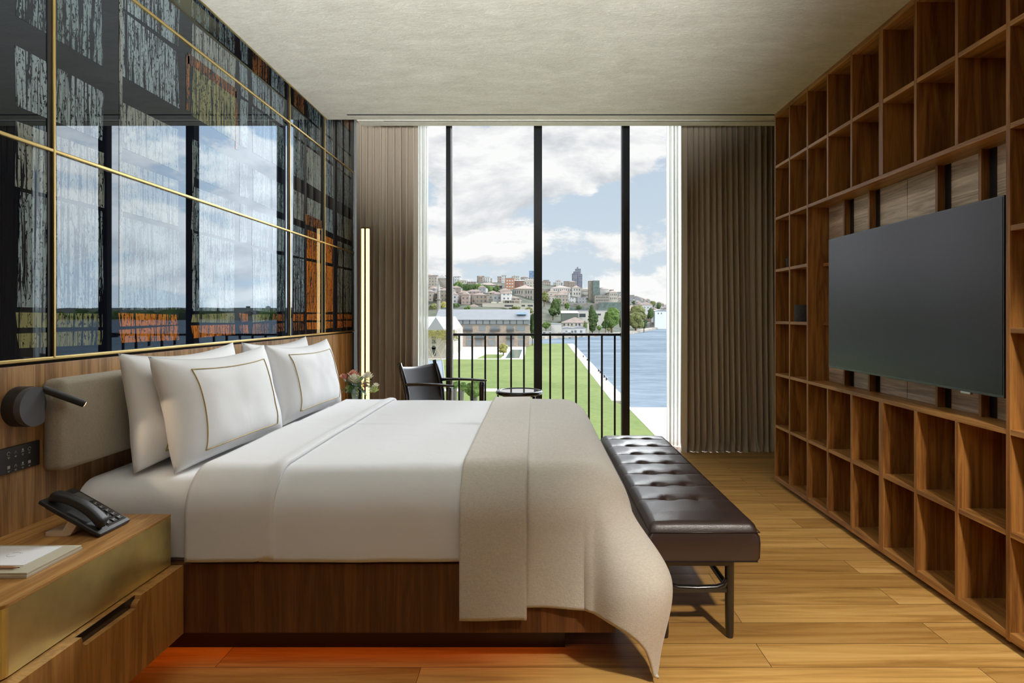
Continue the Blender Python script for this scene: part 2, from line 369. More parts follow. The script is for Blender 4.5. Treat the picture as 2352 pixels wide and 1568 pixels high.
# window
wn = MB(); wn.box((XL,YW-.02,0),(2.2,YW+.06,.018)); wn.box((XL,YW-.02,3.50),(2.2,YW+.06,3.57))
wn.box((XL,YW-.02,.018),(XL+.05,YW+.06,3.50)); wn.box((2.15,YW-.02,.018),(2.2,YW+.06,3.50))
win = struct(wn.build('window_1', M['black']))
def mull(x0, x1, side):
    m_ = MB(); m_.box((x0,YW-.05,.018),(x1,YW+.05,3.50), bev=.004)
    m_.build('mullion', M['black'], win)
    if side:
        s_ = MB()
        if side < 0: s_.box((x1,YW-.03,.02),(x1+.017,YW+.04,3.49)); s_.build('mullion_gasket', simple('grey_anodised_track', (.35,.35,.34), .4), win)
        else: s_.box((x0-.012,YW-.03,.02),(x0,YW+.04,3.49)); s_.build('mullion_gasket', simple('dark_anodised_track', (.05,.05,.055), .35), win)
mull(-.915,-.87,-1); mull(-.013,.072,0); mull(.905,.972,1)
for x0,x1 in ((XL+.05,-.915),(-.853,-.013),(.072,.893),(.972,2.15)):
    p_ = MB(); p_.box((x0,YW-.003,.018),(x1,YW+.003,3.50)); p_.build('window_pane', M['pane'], win)
# balcony railing outside the opening panes
for xa, xb, xs, lab in ((-.853,-.013,[1054.7,1084.7,1114.6,1144,1174,1203.4],'black metal guard rail outside the left opening pane, behind the armchair and side table'),
                        (.072,.893,[1263.6,1293.5,1323,1352.5,1382.4,1412],'black metal guard rail outside the right opening pane, over the quay view')):
    D = YW+.14
    e = empty('balcony_railing', ((xa+xb)/2, D, 0), lab, 'railing', 'black guard rails outside the window')
    r_ = MB(); r_.box((xa-.02,D-.02,1.105),(xb+.02,D+.02,1.13), bev=.003); r_.build('top_rail', M['black'], e)
    r_ = MB(); r_.box((xa-.02,D-.02,-.04),(xb+.02,D+.02,-.015)); r_.build('bottom_rail', M['black'], e)
    for x in xs:
        X = (x-VX)*D/F; q = MB(); q.box((X-.0095,D-.009,-.015),(X+.0095,D+.009,1.105)); q.build('baluster', M['black'], e)
    for x in (xa-.02, xb+.02):
        q = MB(); q.box((x-.012,YW+.05,1.09),(x+.012,D+.02,1.14), bev=.003); q.build('mounting_bracket', M['black'], e)

# ================================================================ GLASS MURAL on the left wall
mural = empty('glass_mural', (XL, 3.4, 1.168), 'wall-high printed glass mural of weathered factory windows in brass trim over the bed', 'wall art')
YB = [-1.2, .30, 2.205, 4.318, 5.035, 5.857]; ZB = [1.172, 1.925, 2.700, 3.45]
ver = [(-1.2,-1.1),(-.6,-.52),(-.05,.02),(.55,.62),(1.05,1.12),(1.50,1.56),(1.93,2.05),(2.46,2.56),(2.985,3.10),(3.54,3.60),(3.70,3.76),(4.0,4.04),(4.24,4.40),(4.60,4.66),(4.95,5.04),(5.26,5.38),(5.52,5.56),(5.80,5.86)]
hor = [(1.17,1.21),(1.27,1.285),(1.335,1.35),(1.745,1.765),(1.985,2.035),(2.235,2.34),(2.62,2.64),(2.83,2.85),(3.05,3.07),(3.44,3.46)]
pr = random.Random(3)
cells = []
for (a0,a1),(b0,b1) in zip(ver[:-1], ver[1:]):
    for (c0,c1),(d0,d1) in zip(hor[:-1], hor[1:]):
        y0,y1,z0,z1 = a1,b0,c1,d0
        if z1 < 1.34:
            k = pr.choice([3,4,5,4])
        elif 4.60 < y0 < 5.3 and z1 < 1.99: k = 4
        elif 3.05 < y0 < 3.5 and 2.3 < z0 < 2.6: k = 3
        elif y0 < 2.0 and y0 > 1.9: k = 5
        elif z1 > 2.84: k = pr.choice([1,5,1,0])
        else: k = pr.choice([0,0,0,0,1,1,2,0])
        if pr.random() < .02 and z1 > 1.4 and k == 0: continue
        j = lambda s=.012: pr.uniform(-s, s)
        cells.append(([(y0+j(),z0+j(.006)),(y1+j(),z0+j(.006)),(y1+j(),z1+j(.006)),(y0+j(),z1+j(.006))], k))
NC = len(cells)
# a rust frame round the ochre pane and a bright slim post
for q in (((3.06,2.60),(3.56,2.60),(3.56,2.655),(3.06,2.655)), ((3.045,2.36),(3.075,2.36),(3.075,2.64),(3.045,2.64)), ((3.545,2.3),(3.575,2.3),(3.575,2.64),(3.545,2.64)),
          ((4.62,2.02),(4.98,2.02),(4.98,2.10),(4.62,2.10))): cells.append((list(q), 5))
for q in (((2.555,1.36),(2.575,1.36),(2.575,3.2),(2.555,3.2)), ((3.10,1.36),(3.115,1.36),(3.115,2.2),(3.10,2.2))): cells.append((list(q), 2))
def clip(poly, y0, y1, z0, z1):
    for ax, lim, sg in ((0,y0,1),(0,y1,-1),(1,z0,1),(1,z1,-1)):
        outp = []
        for i in range(len(poly)):
            p, q = poly[i], poly[(i+1)%len(poly)]; dp, dq = sg*(p[ax]-lim), sg*(q[ax]-lim)
            if dp >= 0: outp.append(p)
            if dp*dq < 0:
                t = dp/(dp-dq); outp.append((p[0]+(q[0]-p[0])*t, p[1]+(q[1]-p[1])*t))
        poly = outp
        if len(poly) < 3: return None
    return poly
pm = [M['p_blue'],M['p_blue2'],M['p_pale'],M['p_ochre'],M['p_orange'],M['p_rust'],M['p_dark']]
for i in range(len(YB)-1):
    for jz in range(3):
        y0,y1,z0,z1 = YB[i],YB[i+1],ZB[jz],ZB[jz+1]
        g = MB(); g.box((XL-.011,y0+.001,z0+.001),(XL,y1-.001,z1-.001),6)
        for ci,(poly,k) in enumerate(cells):
            c = clip(poly, y0+.003, y1-.003, z0+.003, z1-.003)
            if c: g.add([(XL+(.0006 if ci < NC else .0012),p[0],p[1]) for p in c], [list(range(len(c)))], k)
        g.build('glass_panel', pm, mural)
for z in ZB[:3]:
    h = .013
    g = MB(); g.box((XL-.002,YB[0],z-h/2),(XL+.011,5.857,z+h/2), bev=.003); g.build('brass_rail', M['brass'], mural)
for y in (.30,2.20,4.318,5.035):
    g = MB(); g.box((XL-.002,y-.022,ZB[0]),(XL+.004,y+.004,3.44)); g.build('post_painted_shade', M['black'], mural)  # black strip stands in for the post's dark side and its reflection
    g = MB(); g.box((XL+.004,y-.005,ZB[0]),(XL+.012,y+.005,3.44), bev=.002); g.build('brass_post', M['brass'], mural)
g = MB(); g.box((XL-.012,5.858,1.17),(XL+.004,5.868,3.45)); g.build('edge_strip', M['silver_trim'], mural)
g = MB(); g.box((XL-.012,5.80,0),(XL+.002,5.868,1.16)); g.build('wood_end_strip', M['black'], wl)

# ================================================================ BOOKCASE
bk = empty('bookcase', (2.03, 3.0, 0), 'wall-high walnut grid bookcase with a recessed niche behind the television', 'bookcase')
UY = [4.755,4.486,4.192,3.902,3.609,3.300,3.001,2.708,2.413,2.120,1.83,1.54,1.25]
ZR = [.050+.4057*k for k in range(8)]
XB = 2.185
def upright(y, w, z0, z1, x1=XB):
    q = MB(); q.box((XS,y-w/2,z0),(x1,y+w/2,z1), bev=.0015); q.build('upright', M['shelf_wood'], bk)
for i,y in enumerate(UY):
    w = .04 if i == 5 else .021
    if 3 <= i <= 7:
        upright(y, w, ZR[0], ZR[2]-.01); upright(y, w, ZR[5]+.01, ZR[7])
    else: upright(y, w, ZR[0]-.02, ZR[7]+.012)
def board(z, ya, yb, t=.022):
    q = MB(); q.box((XS+.0015,ya,z-t/2),(XB,yb,z+t/2), bev=.0015); q.build('shelf_board', M['shelf_woodh'], bk)
for k,z in enumerate(ZR):
    t = .034 if k in (0,7) else .022
    if k in (3,4): board(z, 4.192+.01, 4.755, t); board(z, 1.25, 2.413-.01, t)
    else: board(z, 1.25, 4.765, t)
q = MB(); q.box((XB,1.25,.03),(XB+.012,4.765,2.90)); q.build('back_board', M['shelf_wood'], bk)
q = MB(); q.box((XS+.05,1.25,0),(XB,4.72,.035)); q.build('plinth', M['black'], bk)
q = MB(); q.box((XS+.02,1.25,2.902),(XB,4.75,2.906)); q.build('top_painted_shade', M['black'], bk)  # black strip drawn in as shade in the gap under the ceiling
# niche: back panels and battens
edges = [4.182,3.902,3.609,3.30,3.001,2.708,2.424]
for a,c in zip(edges[:-1], edges[1:]):
    q = MB(); q.box((2.03,c+.002,ZR[2]+.011),(2.05,a-.002,ZR[5]-.011), bev=.001); q.build('niche_panel', M['niche_wood'], bk)
for y in (3.902,3.609,3.001,2.708):
    q = MB(); q.box((1.99,y-.0085,ZR[2]+.011),(2.03,y+.0085,ZR[5]-.011)); q.build('niche_batten', M['shelf_wood'], bk)
    q = MB(); q.box((2.028,y-.05,ZR[2]+.011),(2.0305,y-.0085,ZR[5]-.011)); q.build('niche_painted_shade', M['black'], bk)  # black strip put in for the shade beside each batten
for z in (ZR[3],ZR[4]):
    q = MB(); q.box((1.992,2.43,z-.011),(2.03,4.182,z+.011)); q.build('niche_rail', M['shelf_woodh'], bk)

# ================================================================ TELEVISION
tv = empty('television', (1.92,3.185,.989), 'large slim black wall television, switched off, mounted in the bookcase niche', 'television')
y0,y1,z0,z1 = 2.4526,3.917,.989,1.815
m_, nt, out = newmat('tv_screen'); prin(nt, out, **{'Base Color': (.003,.003,.0035,1), 'Roughness': .24, 'Specular IOR Level': .55, 'IOR': 1.65, 'Specular Tint': (1,.93,1,1)})
q = MB(); q.box((1.900,y0,z0),(1.915,y1,z1), bev=.002); q.build('frame', simple('tv_bezel_metal', (.12,.13,.14), .3, .9), tv)
q = MB(); q.box((1.8985,y0+.006,z0+.012),(1.902,y1-.006,z1-.006)); q.build('screen', m_, tv)
q = MB(); q.box((1.915,y0+.03,z0+.03),(1.94,y1-.03,z1-.03), bev=.006); q.build('rear_housing', M['black_matte'], tv)
q = MB(); q.box((1.94,3.0,1.2),(2.03,3.4,1.6)); q.build('wall_bracket', M['black'], tv)
q = MB(); q.box((1.897,2.64,.980),(1.912,2.70,.990), bev=.002); q.build('sensor', M['steel'], tv)

# cups on the bookcase
def cup(x, y, z, r, h, taper, lab):
    q = MB(); q.lathe([(r*taper*.96,0),(r*taper,.004),(r,h),(r*.88,h),(r*taper*.8,.012)], (x,y,z), 28)
    tag(q.build('stone_cup', M['stone_cup'], smooth=False, autos=40), lab, 'cup', 'charcoal cups on the bookcase')
cup(1.945,4.402,ZR[3]+.0112,.056,.122,.94,'larger straight-sided charcoal stone cup on the bookcase, second column from the curtain')
cup(1.965,4.66,ZR[4]+.0112,.034,.078,.78,'small tapered charcoal cup on the bookcase, in the column beside the curtain')

# ================================================================ CURTAINS
def curtain(name, x0, x1, ym, amp, n, mat, lab, seed, z0=.001, z1=3.60, flat=None, spread=0, nu=None, puddle=0, grp=None):
    rg = random.Random(seed); ph = [rg.uniform(-.9,.9) for _ in range(n*2+4)]; am = [rg.uniform(.55,1.15) for _ in range(n*2+4)]; dr = [rg.uniform(-1,1) for _ in range(n*2+4)]
    nu = nu or n*14
    def fn(u, v):
        z = z1+(z0-z1)*v
        t = u*n; k = int(t)
        sm = lambda arr: arr[k]*(1-(t-k))+arr[k+1]*(t-k)
        a = sm(am)*amp*(.72+.4*v)
        if flat and flat[0] < u < flat[1]: a *= .12
        phase = 2*PI*t+sm(ph)*.8+sm(dr)*.9*v
        x = x0+(x1-x0)*u + .32*(x1-x0)/n*math.sin(2*phase)*.8 + spread*v*v*math.sin(PI*u)
        y = ym+a*math.sin(phase)+.012*math.sin(5*v+sm(dr)*3)
        if puddle and v > .965:
            w = (v-.965)/.035; y -= puddle*w*w*(.6+.4*math.sin(phase*.5)); x += puddle*.5*w*w*math.sin(phase+1)
        return (x, y, z)
    q = MB(); q.grid(fn, nu, 46)
    o = q.build(name, mat, smooth=True); tag(o, lab, 'curtain', grp); return o
curtain('drapery_curtain', -1.745, -1.158, 5.90, .072, 9, M['drape'], 'taupe floor-length drapery gathered at the window beside the floor lamp', 11, grp='taupe drapes framing the window')
curtain('drapery_curtain', 1.437, 2.42, 5.92, .066, 18, M['drape'], 'taupe floor-length drapery gathered at the window beside the bookcase', 5, flat=(.62,.72), spread=.03, puddle=.05, grp='taupe drapes framing the window')
curtain('sheer_curtain', -1.30, -1.085, 6.10, .028, 6, M['sheer'], 'translucent white sheer curtain at the armchair side of the window', 21, z0=.01, grp='white sheers inside the drapes')
curtain('sheer_curtain', 1.325, 1.56, 6.10, .028, 6, M['sheer'], 'translucent white sheer curtain at the bookcase side of the window', 22, z0=.01, grp='white sheers inside the drapes')

# ================================================================ BED
bed = empty('bed', (-.68,3.25,0), 'king bed with a floating walnut base and white fitted mattress', 'bed')
q = MB(); q.box((-1.745,2.247,.148),(.30,4.26,.405), bev=.003); q.build('bed_base', M['bed_wood'], bed)
q = MB(); q.box((-1.745,2.42,.0),(.12,4.1,.148)); q.build('plinth', M['black'], bed)
q = MB(); q.box((-1.70,2.405,.095),(.10,2.418,.115)); q.build('led_strip', M['led_orange'], bed)
def f_edge(u, Rr):
    if u <= 0: return (u, 0)
    if u < Rr*PI/2: return (Rr*math.sin(u/Rr), Rr*(1-math.cos(u/Rr)))
    return (Rr, Rr+u-Rr*PI/2)
def shellpt(a, bb, xf, yn, zt, Rr, flare=0, wav=0, seed=0):
    """a: cloth length past the foot edge start, bb: past the near-side edge start (flat cloth coordinates)"""
    xc, yc = xf-Rr, yn+Rr
    ap, bp = max(a,0), max(bb,0); r = (ap**2.12+bp**2.12)**(1/2.12); rh = math.hypot(ap,bp)
    x = xc+min(a,0); y = yc-min(bb,0); z = zt
    if r > 0:
        dx, dy = ap/rh, bp/rh; out, drop = f_edge(r, Rr)
        if ap > 0 and bp > 0 and flare:
            th = math.atan2(ap,bp); h = max(0, r-Rr*1.1)
            s2 = math.sin(2*th)
            sst = lambda t: 0 if t <= 0 else (1 if t >= 1 else t*t*(3-2*t))
            fl = flare*sst(h/.34)*(1-.30*sst((h-.34)/.3))*(s2**1.1) - .09*h*(math.exp(-((th-.20)/.11)**2)+math.exp(-((th-1.25)/.13)**2))
            out += fl; drop = drop-.18*max(fl,0)
        if wav and drop > .1:
            w = (drop-.1)*wav
            out += w*(math.sin(9*x+seed)+.5*math.sin(23*x+8*y+seed*2))*.6
        x += dx*out; y -= dy*out; z = zt-drop
        if z < .03: x += dx*(.03-z)*.6; y -= dy*(.03-z)*.6; z = .022+.008*math.exp(-(.03-z)*30)
    n_ = noise.noise(Vector((x*2.2+seed, y*2.2, z*2.2)))*.006
    return Vector((x, y, z+n_*(1 if r < Rr else .2)))
def sheet_grid(q, xa, La, yn, yf, xf, zt, Rr, hn, hf, hf_foot, nx=60, ny=150, flare=0, wav=0, seed=0, thick=None, mi=0, endbulge=None):
    """cloth over the bed box: x from xa (flat) to foot; hn/hf: hang length of near/far side past the edge start"""
    width = (yf-Rr)-(yn+Rr); xc = xf-Rr
    yc_mid = width/2
    def fn(u, v):
        a = (xa-xc)+u*(La)           # La total flat length from xa
        t = -hf + v*(hf+width+hn)    # runs far -> near
        if t < yc_mid:               # far half, mirrored
            bb = -t
            p = shellpt(a, bb, xf, yn, zt, Rr, flare*.6, wav, seed+4)
            p.y = (yn+yf)-p.y
        else:
            bb = t-width
            p = shellpt(a, bb, xf, yn, zt, Rr, flare, wav, seed)
        if endbulge: p.z += endbulge(a)
        return p
    q.grid(fn, nx, ny, mi)
q = MB(); sheet_grid(q, -1.72, (.30-.10)+1.72+.30, 2.262, 4.245, .30, .700, .10, .335, .335, 0, 40, 110, seed=9)
mt_ = q.build('mattress', M['sheet'], bed, smooth=True)
q = MB(); q.box((-1.72,2.28,.405),(.28,4.23,.62)); q.build('mattress_core', M['sheet'], bed)
duv = empty('duvet', (-.5,3.25,.41), 'smooth white duvet covering the bed, turned down below the pillows', 'duvet')
Rd = .15
q = MB(); sheet_grid(q, -1.02, (.325-Rd)+1.02+.3, 2.243, 4.268, .325, .732, Rd, .40, .40, 0, 70, 150, wav=.02, seed=2)
o_ = q.build('duvet_body', M['sheet'], duv, smooth=True)
sm = o_.modifiers.new('s', 'SOLIDIFY'); sm.thickness = .012; sm.offset = -1
q = MB(); sheet_grid(q, -1.29, .325, 2.239, 4.272, .325, .738, Rd, .405, .40, 0, 26, 150, wav=.02, seed=2,
    endbulge=lambda a: .012*math.exp(-((a+1.16)/.03)**2))
o_ = q.build('turned_down_sheet', M['sheet'], duv, smooth=True)
sm = o_.modifiers.new('s', 'SOLIDIFY'); sm.thickness = .014; sm.offset = -1
thr = empty('throw_blanket', (.05,3.25,.4), 'beige woven throw over the bed foot, its corner trailing to the floor', 'blanket')
q = MB(); sheet_grid(q, -.262, (.362-.18)+.262+.66, 2.222, 4.290, .362, .745, .18, .595, .45, 0, 120, 220, flare=.20, wav=.045, seed=5)
o_ = q.build('throw_cloth', M['throw'], thr, smooth=True)
sm = o_.modifiers.new('s', 'SOLIDIFY'); sm.thickness = .010; sm.offset = -1
q = MB(); sheet_grid(q, -.275, .245, 2.205, 4.31, .362, .756, .18, .64, .47, 0, 24, 190, wav=.03, seed=6)
o_ = q.build('folded_back_band', M['throw'], thr, smooth=True)
sm = o_.modifiers.new('s', 'SOLIDIFY'); sm.thickness = .013; sm.offset = -1

# headboard cushion
hb = MB(); hb.box((-1.752,2.145,.771),(-1.672,4.40,1.100), bev=.022)
tag(hb.build('headboard_cushion', M['cushion'], smooth=True, autos=50), 'long padded greige headboard cushion fixed to the wood panelling', 'headboard')

# pillows
def pillow_pt(u, v, w, h, t, side, seed):
    # u,v in -1..1
    au, av = abs(u), abs(v); pv = .16 if v > 0 else .05
    px = u*w/2*(1-.085*(1-av**1.7))
    py = v*h/2*(1-pv*(1-au**2.0))
    e = max(0,(1-au**3.2))**.55*max(0,(1-av**3.2))**.55
    z = side*t/2*e
    wv = noise.noise(Vector((u*1.6+seed, v*1.6, side*.7)))*.009*e + noise.noise(Vector((u*4+seed, v*3, side)))*.004*e
    return Vector((px, py, z+wv*side))
def pillow(c, w, h, t, tilt, yaw, lab, seed, piping=True):
    root = empty('pillow', c, lab, 'pillow', 'white bed pillows with gold piping')
    mat = Matrix.Translation(Vector(c)) @ Matrix.Rotation(yaw,4,'Z') @ Matrix(((0,-math.sin(tilt),math.cos(tilt),0),(1,0,0,0),(0,math.cos(tilt),math.sin(tilt),0),(0,0,0,1)))
    q = MB()
    for side in (1,-1):
        q.grid(lambda a,b_: mat @ pillow_pt(2*a-1, 2*b_-1, w, h, t, side, seed), 44, 30)
    bm = bmesh.new(); me = bpy.data.meshes.new('tmp'); me.from_pydata(q.v,[],q.f); bm.from_mesh(me)
    bmesh.ops.remove_doubles(bm, verts=bm.verts, dist=.0008); bmesh.ops.recalc_face_normals(bm, faces=bm.faces)
    bm.verts.index_update(); q.v = [tuple(v_.co) for v_ in bm.verts]; q.f = [[v_.index for v_ in f_.verts] for f_ in bm.faces]; q.m = [0]*len(q.f); bm.free()
    q.build('pillow_case', M['sheet2'], root, smooth=True)
    if piping:
        path = []
        U0,U1,V0,V1 = -.70,.70,-.80,.72
        n = 26
        for i in range(n): path.append((U0+(U1-U0)*i/n, V0))
        for i in range(n): path.append((U1, V0+(V1-V0)*i/n))
        for i in range(n): path.append((U1-(U1-U0)*i/n, V1))
        for i in range(n+1): path.append((U0, V1-(V1-V0)*i/n))
        pts = [mat @ (pillow_pt(u,v,w,h,t,1,seed)+Vector((0,0,.0015))) for u,v in path]
        p2 = MB(); p2.tube(pts, .0024, 6); p2.build('gold_piping', M['gold_thread'], root, smooth=True)
pillow((-1.585,2.79,.948), .92, .47, .17, R(7), R(1), 'white pillow standing against the headboard, behind the near front pillow', 1)
pillow((-1.590,3.80,.948), .90, .46, .17, R(7), R(-1), 'white pillow standing against the headboard, behind the far front pillow', 2)
pillow((-1.430,2.80,.938), .90, .47, .19, R(13), R(-3), 'white gold-piped pillow in the front row, nearest the telephone', 3)
pillow((-1.425,3.78,.938), .88, .46, .19, R(13), R(-3), 'white gold-piped pillow in the front row, nearest the flowers', 4)

# ================================================================ NIGHTSTANDS
def nightstand(ya, yb, lab, side):
    root = empty('nightstand', (-1.54,(ya+yb)/2,.16), lab, 'nightstand', 'floating nightstands either side of the bed')
    def rrect(x0,x1,y0,y1,r,n=6):
        # rounded only at the room-side corners
        pts = [(x0,y0)]
        for i in range(n+1):
            a = -PI/2+PI/2*i/n; pts.append((x1-r+r*math.cos(a), y0+r+r*math.sin(a)))
        pts += [(x1,y1-.004),(x1-.004,y1)]
        pts += [(x0,y1)]; return pts
    q = MB(); q.poly(rrect(-1.752,-1.331,ya,yb,.03), .592, .600); q.poly(rrect(-1.752,-1.336,ya+.004,yb-.003,.03), .415, .592)
    q.build('top_box', M['ns_wood'], root)
    # brass cladding: thin sheet wrapped round the front and corner
    q = MB(); pts = rrect(-1.70,-1.331,ya,yb,.03)[1:-2]
    vs = []; n = len(pts)
    for x,y in pts: vs += [(x,y,.416),(x,y,.5915)]
    q.add(vs, [[2*i,2*i+2,2*i+3,2*i+1] for i in range(n-1)])
    q.add([(-1.70,ya,.416),(-1.331+0-.03,ya,.416),(-1.361,ya,.5915),(-1.70,ya,.5915)], [[0,1,2,3]])
    q.build('brass_cladding', M['brass_face'], root)
    # lower drawer body with a finger-pull cut out of its front top edge
    q = MB(); q.box((-1.752,ya-.02,.162),(-1.310,yb+.003,.412)); q.build('drawer_body', M['ns_front'], root)
    q = MB(); yh0, yh1 = 1.72, 1.98
    if side: yh0, yh1 = ya+.25, ya+.5
    x0,x1 = -1.312,-1.289
    prof = [(ya-.02,.162),(yb+.003,.162),(yb+.003,.4125),(yh1,.4125)]
    for i in range(7): a = PI/2*i/6; prof.append((yh1-.0-.02*math.sin(a)*1.0-.004, .4125-.012-.02*(1-math.cos(a))))
    for i in range(7): a = PI/2*i/6; prof.append((yh0+.024-.02*math.sin(a), .3805+.02*(1-math.cos(a))-0))
    prof += [(yh0,.4125),(ya-.02,.4125)]
    n = len(prof); q.add([(x1,p[0],p[1]) for p in prof]+[(x0,p[0],p[1]) for p in prof], [list(range(n)), list(range(n,2*n))[::-1]]+[[i,i+n,(i+1)%n+n,(i+1)%n] for i in range(n)])
    bm = bmesh.new(); me = bpy.data.meshes.new('t'); me.from_pydata(q.v,[],q.f); bm.from_mesh(me); bmesh.ops.triangulate(bm, faces=[f_ for f_ in bm.faces if len(f_.verts)>4]); bmesh.ops.recalc_face_normals(bm, faces=bm.faces)
    bm.verts.index_update(); q.v=[tuple(v_.co) for v_ in bm.verts]; q.f=[[v_.index for v_ in f_.verts] for f_ in bm.faces]; q.m=[0]*len(q.f); bm.free()
    dr_ = q.build('drawer', M['ns_front'], root)
    q = MB(); q.box((-1.3110,yh0+.001,.380),(-1.3085,yh1-.001,.412)); q.build('finger_pull', M['black_wood'], dr_)
nightstand(1.50, 2.215, 'floating oak and brass nightstand with the telephone and writing pad', 0)
nightstand(4.30, 4.98, 'floating nightstand on the window side of the bed, under the flowers', 1)

# ---- telephone
ph = empty('telephone', (-1.52,2.05,.6), 'black corded desk telephone tilted on a silver stand, on the near nightstand', 'telephone')
ang = math.atan2(.112,.2)
# local: x down the slope (0..0.23), y across (0..0.15), z normal
Tm = Matrix.Translation(Vector((-1.62,1.976,.722))) @ Matrix.Rotation(ang,4,'Y')
q = MB(); q.box((0,0,-.012),(.229,.150,.002), mat=Tm, bev=.004); q.box((.02,.012,-.022),(.20,.138,-.010), mat=Tm, bev=.004); q.build('body', M['black_matte'], ph, autos=40)
q = MB(); q.box((.028,.056,.0005),(.085,.140,.0035), mat=Tm, bev=.001); q.build('display', simple('phone_display', (.10,.095,.09), .25), ph)
q = MB(); q.box((.092,.055,.0005),(.215,.142,.0030), mat=Tm); kp = q.build('keypad', simple('phone_keypad_face', (.02,.017,.015), .3), ph)
k_i = 0
for i in range(5):
    for j in range(3):
        q = MB(); xk = .098+i*.0235; yk = .060+j*.027
        q.box((xk,yk,.003),(xk+.016,yk+.019,.0062), mat=Tm, bev=.0012); q.build('key', M['black_matte'], kp)
        q = MB(); q.box((xk+.004,yk+.004,.0062),(xk+.012,yk+.007,.0066), mat=Tm); q.box((xk+.005,yk+.010,.0062),(xk+.0075,yk+.0155,.0066), mat=Tm); q.build('key_digit', M['icon'], kp)
pts = []; rad = []
def hs(u, s):   # handset cross-section sweep
    x = .010+.205*u; arch = .022+.018*math.sin(PI*u)**.7; w = .0205-.003*math.sin(PI*u); th = .010+.006*math.cos(PI*(2*u-1)*1.0)*-1*0+.009
    a = 2*PI*s; cx = math.copysign(abs(math.cos(a))**.6, math.cos(a)); sx = math.copysign(abs(math.sin(a))**.6, math.sin(a))
    k = min(1, u/.05, (1-u)/.05); k = max(.02,k)**.5
    endd = .016*(1-math.sin(PI*u)**.5)
    zc = arch-endd*.3; tz = th+endd*.9 if sx < 0 else th
    return Tm @ Vector((x, .027+w*cx*k, zc+tz*sx*k*.8))
q = MB(); q.grid(hs, 34, 24); q.build('handset', M['black_matte'], ph, smooth=True)
q = MB(); q.box((.09,.012,.001),(.165,.042,.006), mat=Tm, bev=.002); q.build('speaker_grille', simple('phone_grille', (.10,.10,.11), .4, bump=.8, bscale=700), ph)
# stand: bent strap
q = MB()
st = [(-1.612,.602),(-1.555,.602),(-1.540,.606),(-1.508,.648),(-1.495,.648),(-1.530,.600),(-1.540,.6),(-1.612,.6)]
stand = [(-1.612,.6003),(-1.545,.6003),(-1.530,.604),(-1.497,.653),(-1.527,.668),(-1.556,.618),(-1.612,.614)]
n = len(stand); q.add([(p[0],1.992,p[1]) for p in stand]+[(p[0],2.11,p[1]) for p in stand], [list(range(n)), list(range(n,2*n))[::-1]]+[[(i+1)%n,i,i+n,(i+1)%n+n] for i in range(n)])
q.build('stand', simple('champagne_metal', (.80,.72,.62), .3, .35), ph)
# ---- writing pad, paper, pencil
pad = empty('writing_pad', (-1.53,1.775,.6), 'beige leather writing pad on the near nightstand', 'writing pad')
q = MB(); q.box((-1.68,1.672,.6003),(-1.405,1.878,.6085), bev=.001); q.build('pad_base', M['pad'], pad)
q = MB(); q.box((-1.68,1.674,.6085),(-1.406,1.876,.6155), bev=.001); q.build('pad_cover', M['pad'], pad)
pp = empty('note_paper', (-1.55,1.79,.6156), 'white sheet of note paper with a thin ring mark on the writing pad', 'paper')
q = MB(); q.box((-1.655,1.722,.6157),(-1.455,1.862,.6172)); q.build('paper_stack', M['white_paper'], pp)
q = MB()
for a0,a1 in ((.5,2.5),(3.0,5.7)):
    q.tube([(-1.548+.016*math.cos(a0+(a1-a0)*i/14), 1.797+.016*math.sin(a0+(a1-a0)*i/14), .6173) for i in range(15)], .0006, 4)
q.tube([(-1.536,1.812,.6173),(-1.530,1.806,.6173)], .0005, 4)
q.build('ring_mark', M['icon'], pp)
pc = empty('pencil', (-1.5,1.705,.6156), 'natural wood pencil lying on the writing pad', 'pencil')
q = MB(); q.tube([(-1.66,1.700,.6200),(-1.4685,1.700,.6200)], .0042, 6); q.tube([(-1.4685,1.7,.6200),(-1.452,1.7,.6196)], [.0042,.0016], 8); q.build('shaft', simple('pencil_wood', (.48,.27,.16), .5), pc)
q = MB(); q.tube([(-1.452,1.7,.6196),(-1.445,1.7,.6195)], [.0016,.0002], 8); q.build('lead', M['black'], pc)

# ---- wall reading lamp
wlmp = empty('reading_lamp', (-1.753,2.05,1.02), 'round black wall reading lamp with a tilted spot tube, above the switch panel', 'wall lamp')
def disc(x0, x1, r, cut, cy, cz, n=48):
    pts = []
    for i in range(n):
        a = 2*PI*i/n; y = min(r*math.cos(a), cut); pts.append((cy+y, cz+r*math.sin(a)))
    q = MB(); q.add([(x0,p[0],p[1]) for p in pts]+[(x1,p[0],p[1]) for p in pts], [list(range(n)), list(range(n,2*n))[::-1]]+[[i,i+n,(i+1)%n+n,(i+1)%n] for i in range(n)])
    return q
disc(-1.753,-1.712,.068,.069,2.052,1.018).build('wall_plate', M['black_matte'], wlmp, autos=30)
disc(-1.712,-1.690,.066,.036,2.050,1.018).build('front_disc', simple('satin_charcoal', (.075,.078,.09), .4), wlmp, autos=30)
q = MB(); q.tube([(-1.700,2.085,1.075),(-1.612,2.165,1.010)], .0125, 20); arm_ = q.build('spot_tube', M['black_matte'], wlmp, autos=40)
q = MB(); q.tube([(-1.6120,2.165,1.0100),(-1.6105,2.1664,1.0089)], .0085, 16); q.build('lamp_lens', simple('warm_lens', (.8,.6,.4), .3, emit=(1,.7,.4), es=1.5), arm_)
